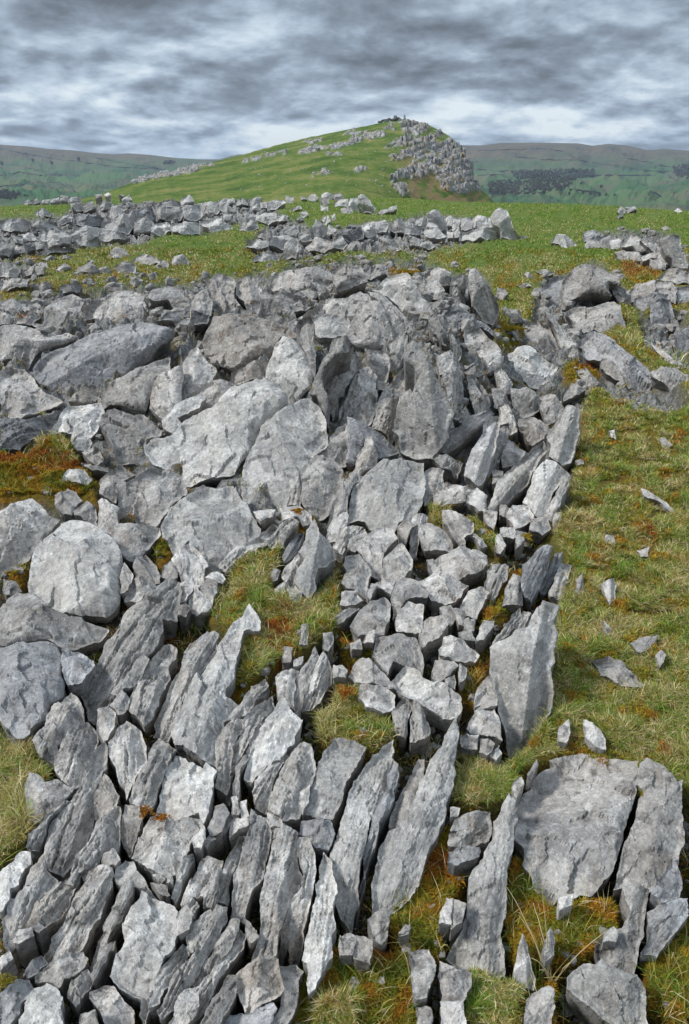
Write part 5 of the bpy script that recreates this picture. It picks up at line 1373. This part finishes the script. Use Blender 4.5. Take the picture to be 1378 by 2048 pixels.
# ------------------------------------------------------------------ tufts that stand out one by one
TUFTS = [(362, 725, 70, 34, 0.97, 1.0, 'dry straw coloured tuft between the whaleback boulder and the rock mass'),
(505, 1150, 55, 60, 0.75, 1.0, 'straw tipped tuft left of the steeple shaped slab'),
(455, 1190, 45, 45, 0.85, 1.0, 'small straw tuft low and left of the steeple shaped slab'),
(405, 1250, 62, 60, 0.45, 1.1, 'green spiky tuft above the long slabs at left centre'),
(500, 1330, 80, 45, 0.45, 1.1, 'tall green tuft right of the pale slab with pointed crest'),
(570, 1280, 60, 50, 0.55, 1.0, 'mixed tuft in the middle of the central grassy gap'),
(655, 1240, 65, 50, 0.40, 1.0, 'green tuft below the foot of the steeple shaped slab'),
(660, 1175, 50, 35, 0.35, 1.0, 'upper green tuft right of the steeple shaped slab'),
(190, 1325, 30, 18, 0.40, .8, 'tiny green tuft under the pitted ledge at left'),
(690, 1455, 62, 45, 0.80, 1.0, 'straw tuft around the rusty moss patch'),
(745, 1475, 62, 45, 0.35, 1.0, 'bright green tuft above the rectangular slab'),
(850, 1515, 50, 35, 0.85, .8, 'wiry straw tuft in the notch of the large leaf shaped slab'),
(825, 1275, 45, 25, 0.45, .9, 'upright tuft growing beside a small pale block right of centre'),
(895, 1700, 45, 14, 0.10, 1.0, 'slender blue green tuft between the leaf shaped slab and the square block'),
(120, 905, 62, 45, 0.50, 1.0, 'rounded green tuft on top of the orange moss bank'),
(1020, 1535, 45, 40, 0.35, .8, 'green tuft at the foot of the tall smooth slab'),
(950, 1575, 60, 50, 0.95, 1.0, 'matted straw tuft left of the massive lichen spotted block'),
(25, 1600, 120, 90, 0.35, 1.6, 'long green grass clump at the left edge'),
(12, 1700, 120, 70, 0.3, 1.6, 'lower green grass clump at the left edge'),
(700, 1885, 34, 60, 0.98, 1.0, 'matted dead grass below the sharp topped long fin'),
(975, 2010, 60, 42, 0.55, 1.0, 'bushy pale green tuft at the bottom edge'),
(150, 670, 20, 25, 0.70, .8, 'small tuft in the ledge behind the whaleback boulder'),
(1000, 680, 22, 40, 0.45, 1.0, 'mossy tuft behind the knobbly block'),
(1262, 690, 45, 25, 0.60, 1.0, 'long grass beside the long rock beam'),
(1340, 720, 55, 40, 0.45, 1.0, 'long grass below the dark blocks at the right edge')]
for x, y, hpx, wpx, dryt, dens, lb in TUFTS:
    c = hit(np.array([float(x)]), np.array([float(y)]), GZ)[0]; mp_ = (c[1]*cp+EYE*sp)/F
    n = int(95*dens*(0.6+wpx/60)); rr_ = rng.normal(0, 0.62, (n, 2)); P = np.zeros((n, 3)); P[:, 0] = c[0]+rr_[:, 0]*wpx*mp_; P[:, 1] = c[1]+rr_[:, 1]*wpx*mp_
    P[:, 2] = GZ(P[:, 0], P[:, 1]); L_ = 0.62*hpx*mp_*rng.uniform(.25, 1.15, n)*np.exp(-0.15*(rr_**2).sum(1))
    u = rng.uniform(0, 1, n); k = np.where(u < dryt, 3+rng.integers(0, 2, n), rng.integers(0, 3, n)); colr = PAL[k]*rng.uniform(.8, 1.25, n)[:, None]
    V, Fc, cc = blades(P-c, L_, np.maximum(.0019, mp_*1.7)*rng.uniform(.7, 1.4, n), colr, 0.7, 4)
    o = mesh_obj('grass_tuft', V, Fc, GM, attrs={'col': cc}); o.location = c; tag(o, lb, 'grass tuft', 'grass tufts among the slabs')
# the dead flower stalks at lower right
root = hit(np.array([1105.0]), np.array([1962.0]), GZ)[0]
stm, b_ = newmat('dry_stalk'); finish(b_, (0.42, 0.33, 0.18, 1), 0.7)
V = []; Q = []
for (ex, ey, hh) in [(1015, 1775, .10), (1038, 1830, .08), (1081, 1755, .17), (1212, 1863, .07), (1065, 1805, .06), (1140, 1925, .02), (1060, 1915, .02), (1080, 1940, .02)]:
    e = hit(np.array([float(ex)]), np.array([float(ey)]), T0)[0]; e = np.array([0, 0, EYE])+(e-np.array([0, 0, EYE]))*(1-hh*0.9); p0 = root+(random.uniform(-.006, .006), 0, 0)
    n = 9; o0 = len(V)
    for k in range(n):
        t = k/(n-1); p = p0*(1-t)+e*t+np.array([random.uniform(-.0012, .0012), 0, 0.02*math.sin(t*3.14)]); w_ = 0.0017*(1-.7*t)
        for j in range(4): V.append(p+np.array([math.cos(j*1.57)*w_, math.sin(j*1.57)*w_*.7, math.sin(j*1.57)*w_*.7]))
    Q += [(o0+4*k+j, o0+4*k+(j+1) % 4, o0+4*k+4+(j+1) % 4, o0+4*k+4+j) for k in range(n-1) for j in range(4)]
o = mesh_obj('dry_stalks', np.array(V)-root, [np.array(Q)], stm); o.location = root
tag(o, 'spray of long dry stalks fanning out over the lower right moss', 'dry plant')

# moss cushions sitting on the rocks
CM = attr_mat('moss_cushion', 'col', 0.1, 0.95)
for x, y, w_, h_, t_, lb in [(290, 1624, 12, 12, 3.0, 'round rust coloured moss cushion at the top left corner of the brown stained block'), (322, 1636, 20, 7, 3.3, 'long thin rust coloured moss strip along the top edge of the brown stained block'),
  (14, 1962, 16, 11, 1.1, 'olive moss cushion at the bottom left picture edge'),
  (692, 1386, 18, 14, 3.6, 'rusty moss cushion inside the straw tuft in the lower middle'),   (596, 1024, 10, 9, 2.8, 'tiny orange moss cushion above the steeple shaped slab'),
  (1055, 1075, 9, 10, 1.6, 'small ochre moss cushion in the rubble below the leaning long fin'),
  (1285, 1588, 9, 8, 0.8, 'dark olive moss filling the hollow of the split off right block'), (810, 546, 32, 10, 1.9, 'golden moss cushion behind the top of the central rock mass'), (1020, 660, 26, 12, 1.7, 'golden moss cushion behind the knobbly block')]:
    c = hit(np.array([float(x)]), np.array([float(y)]))[0]; up_ = 0.055 if y > 700 else 0.03; c = np.array([0, 0, EYE])+(c-np.array([0, 0, EYE]))*(1-up_/(EYE-c[2])); mp_ = (c[1]*cp+EYE*sp)/F
    V0 = CV*np.array([w_, h_*1.25, min(w_, h_)*0.4])*mp_*(1+0.2*perlin(CV*2+x)[:, None]); nsh = int(150*w_*h_/150)+110
    u_ = rng.normal(size=(nsh, 3)); u_[:, 2] = np.abs(u_[:, 2]); u_ /= np.linalg.norm(u_, axis=1)[:, None]
    rd_ = np.sqrt(rng.uniform(0, 1, nsh)); an_ = rng.uniform(0, 2*np.pi, nsh); rd_ = rd_*(1+0.35*np.sin(an_*3+x)+0.2*np.sin(an_*5+y)); Bq = np.stack([rd_*np.cos(an_)*w_, rd_*np.sin(an_)*h_*1.25, 0.35*min(w_, h_)*(1-rd_**2*0.5)], -1)*mp_; q0 = np.clip(t_+rng.normal(0, .5, nsh), 0, 3.99); i0 = q0.astype(int); fr = (q0-i0)[:, None]
    mc = (MP[i0]*(1-fr)+MP[np.minimum(i0+1, 4)]*fr)*rng.uniform(.6, 1.4, nsh)[:, None]
    V1, Fc1, c1 = blades(Bq, rng.uniform(2, 5, nsh)*mp_, np.full(nsh, 2.8*mp_), mc, 0.5, 2); V0 = V0*np.array([.55, .55, .4]); n0 = len(V0)
    o = mesh_obj('moss_cushion', np.concatenate([V0, V1]), [CF, Fc1[0]+n0, Fc1[1]+n0], CM, attrs={'col': np.concatenate([np.tile(MP[int(t_)]*0.7, (n0, 1)), c1])}); o.location = c
    tag(o, lb, 'moss', 'moss cushions on and between the rocks')

# ------------------------------------------------------------------ haze
hm = bpy.data.materials.new('haze'); hm.use_nodes = True; hn = hm.node_tree; hn.nodes.clear(); b = NB(hn)
pv = b.n('ShaderNodeVolumePrincipled', {'Color': (0.62, 0.76, 0.95, 1), 'Density': 0.000042, 'Anisotropy': 0.1})
oo = b.n('ShaderNodeOutputMaterial'); hn.links.new(pv.outputs[0], oo.inputs['Volume'])
xs, y0, y1, z0, z1 = 125000, -60, 12600, float(zg.min())-1, float(max(zg.max(), P[:, 2].max()))+40
V = np.array([(x_, y_, z_) for z_ in (z0, z1) for x_, y_ in ((-xs, y0), (xs, y0), (xs, y1), (-xs, y1))])
ho_ = mesh_obj('haze', V, [np.array([(0, 3, 2, 1), (4, 5, 6, 7), (0, 1, 5, 4), (1, 2, 6, 5), (2, 3, 7, 6), (3, 0, 4, 7)])], hm)
tag(ho_, 'thin blue haze between the rocks and the distant fells', 'haze', kind='stuff')
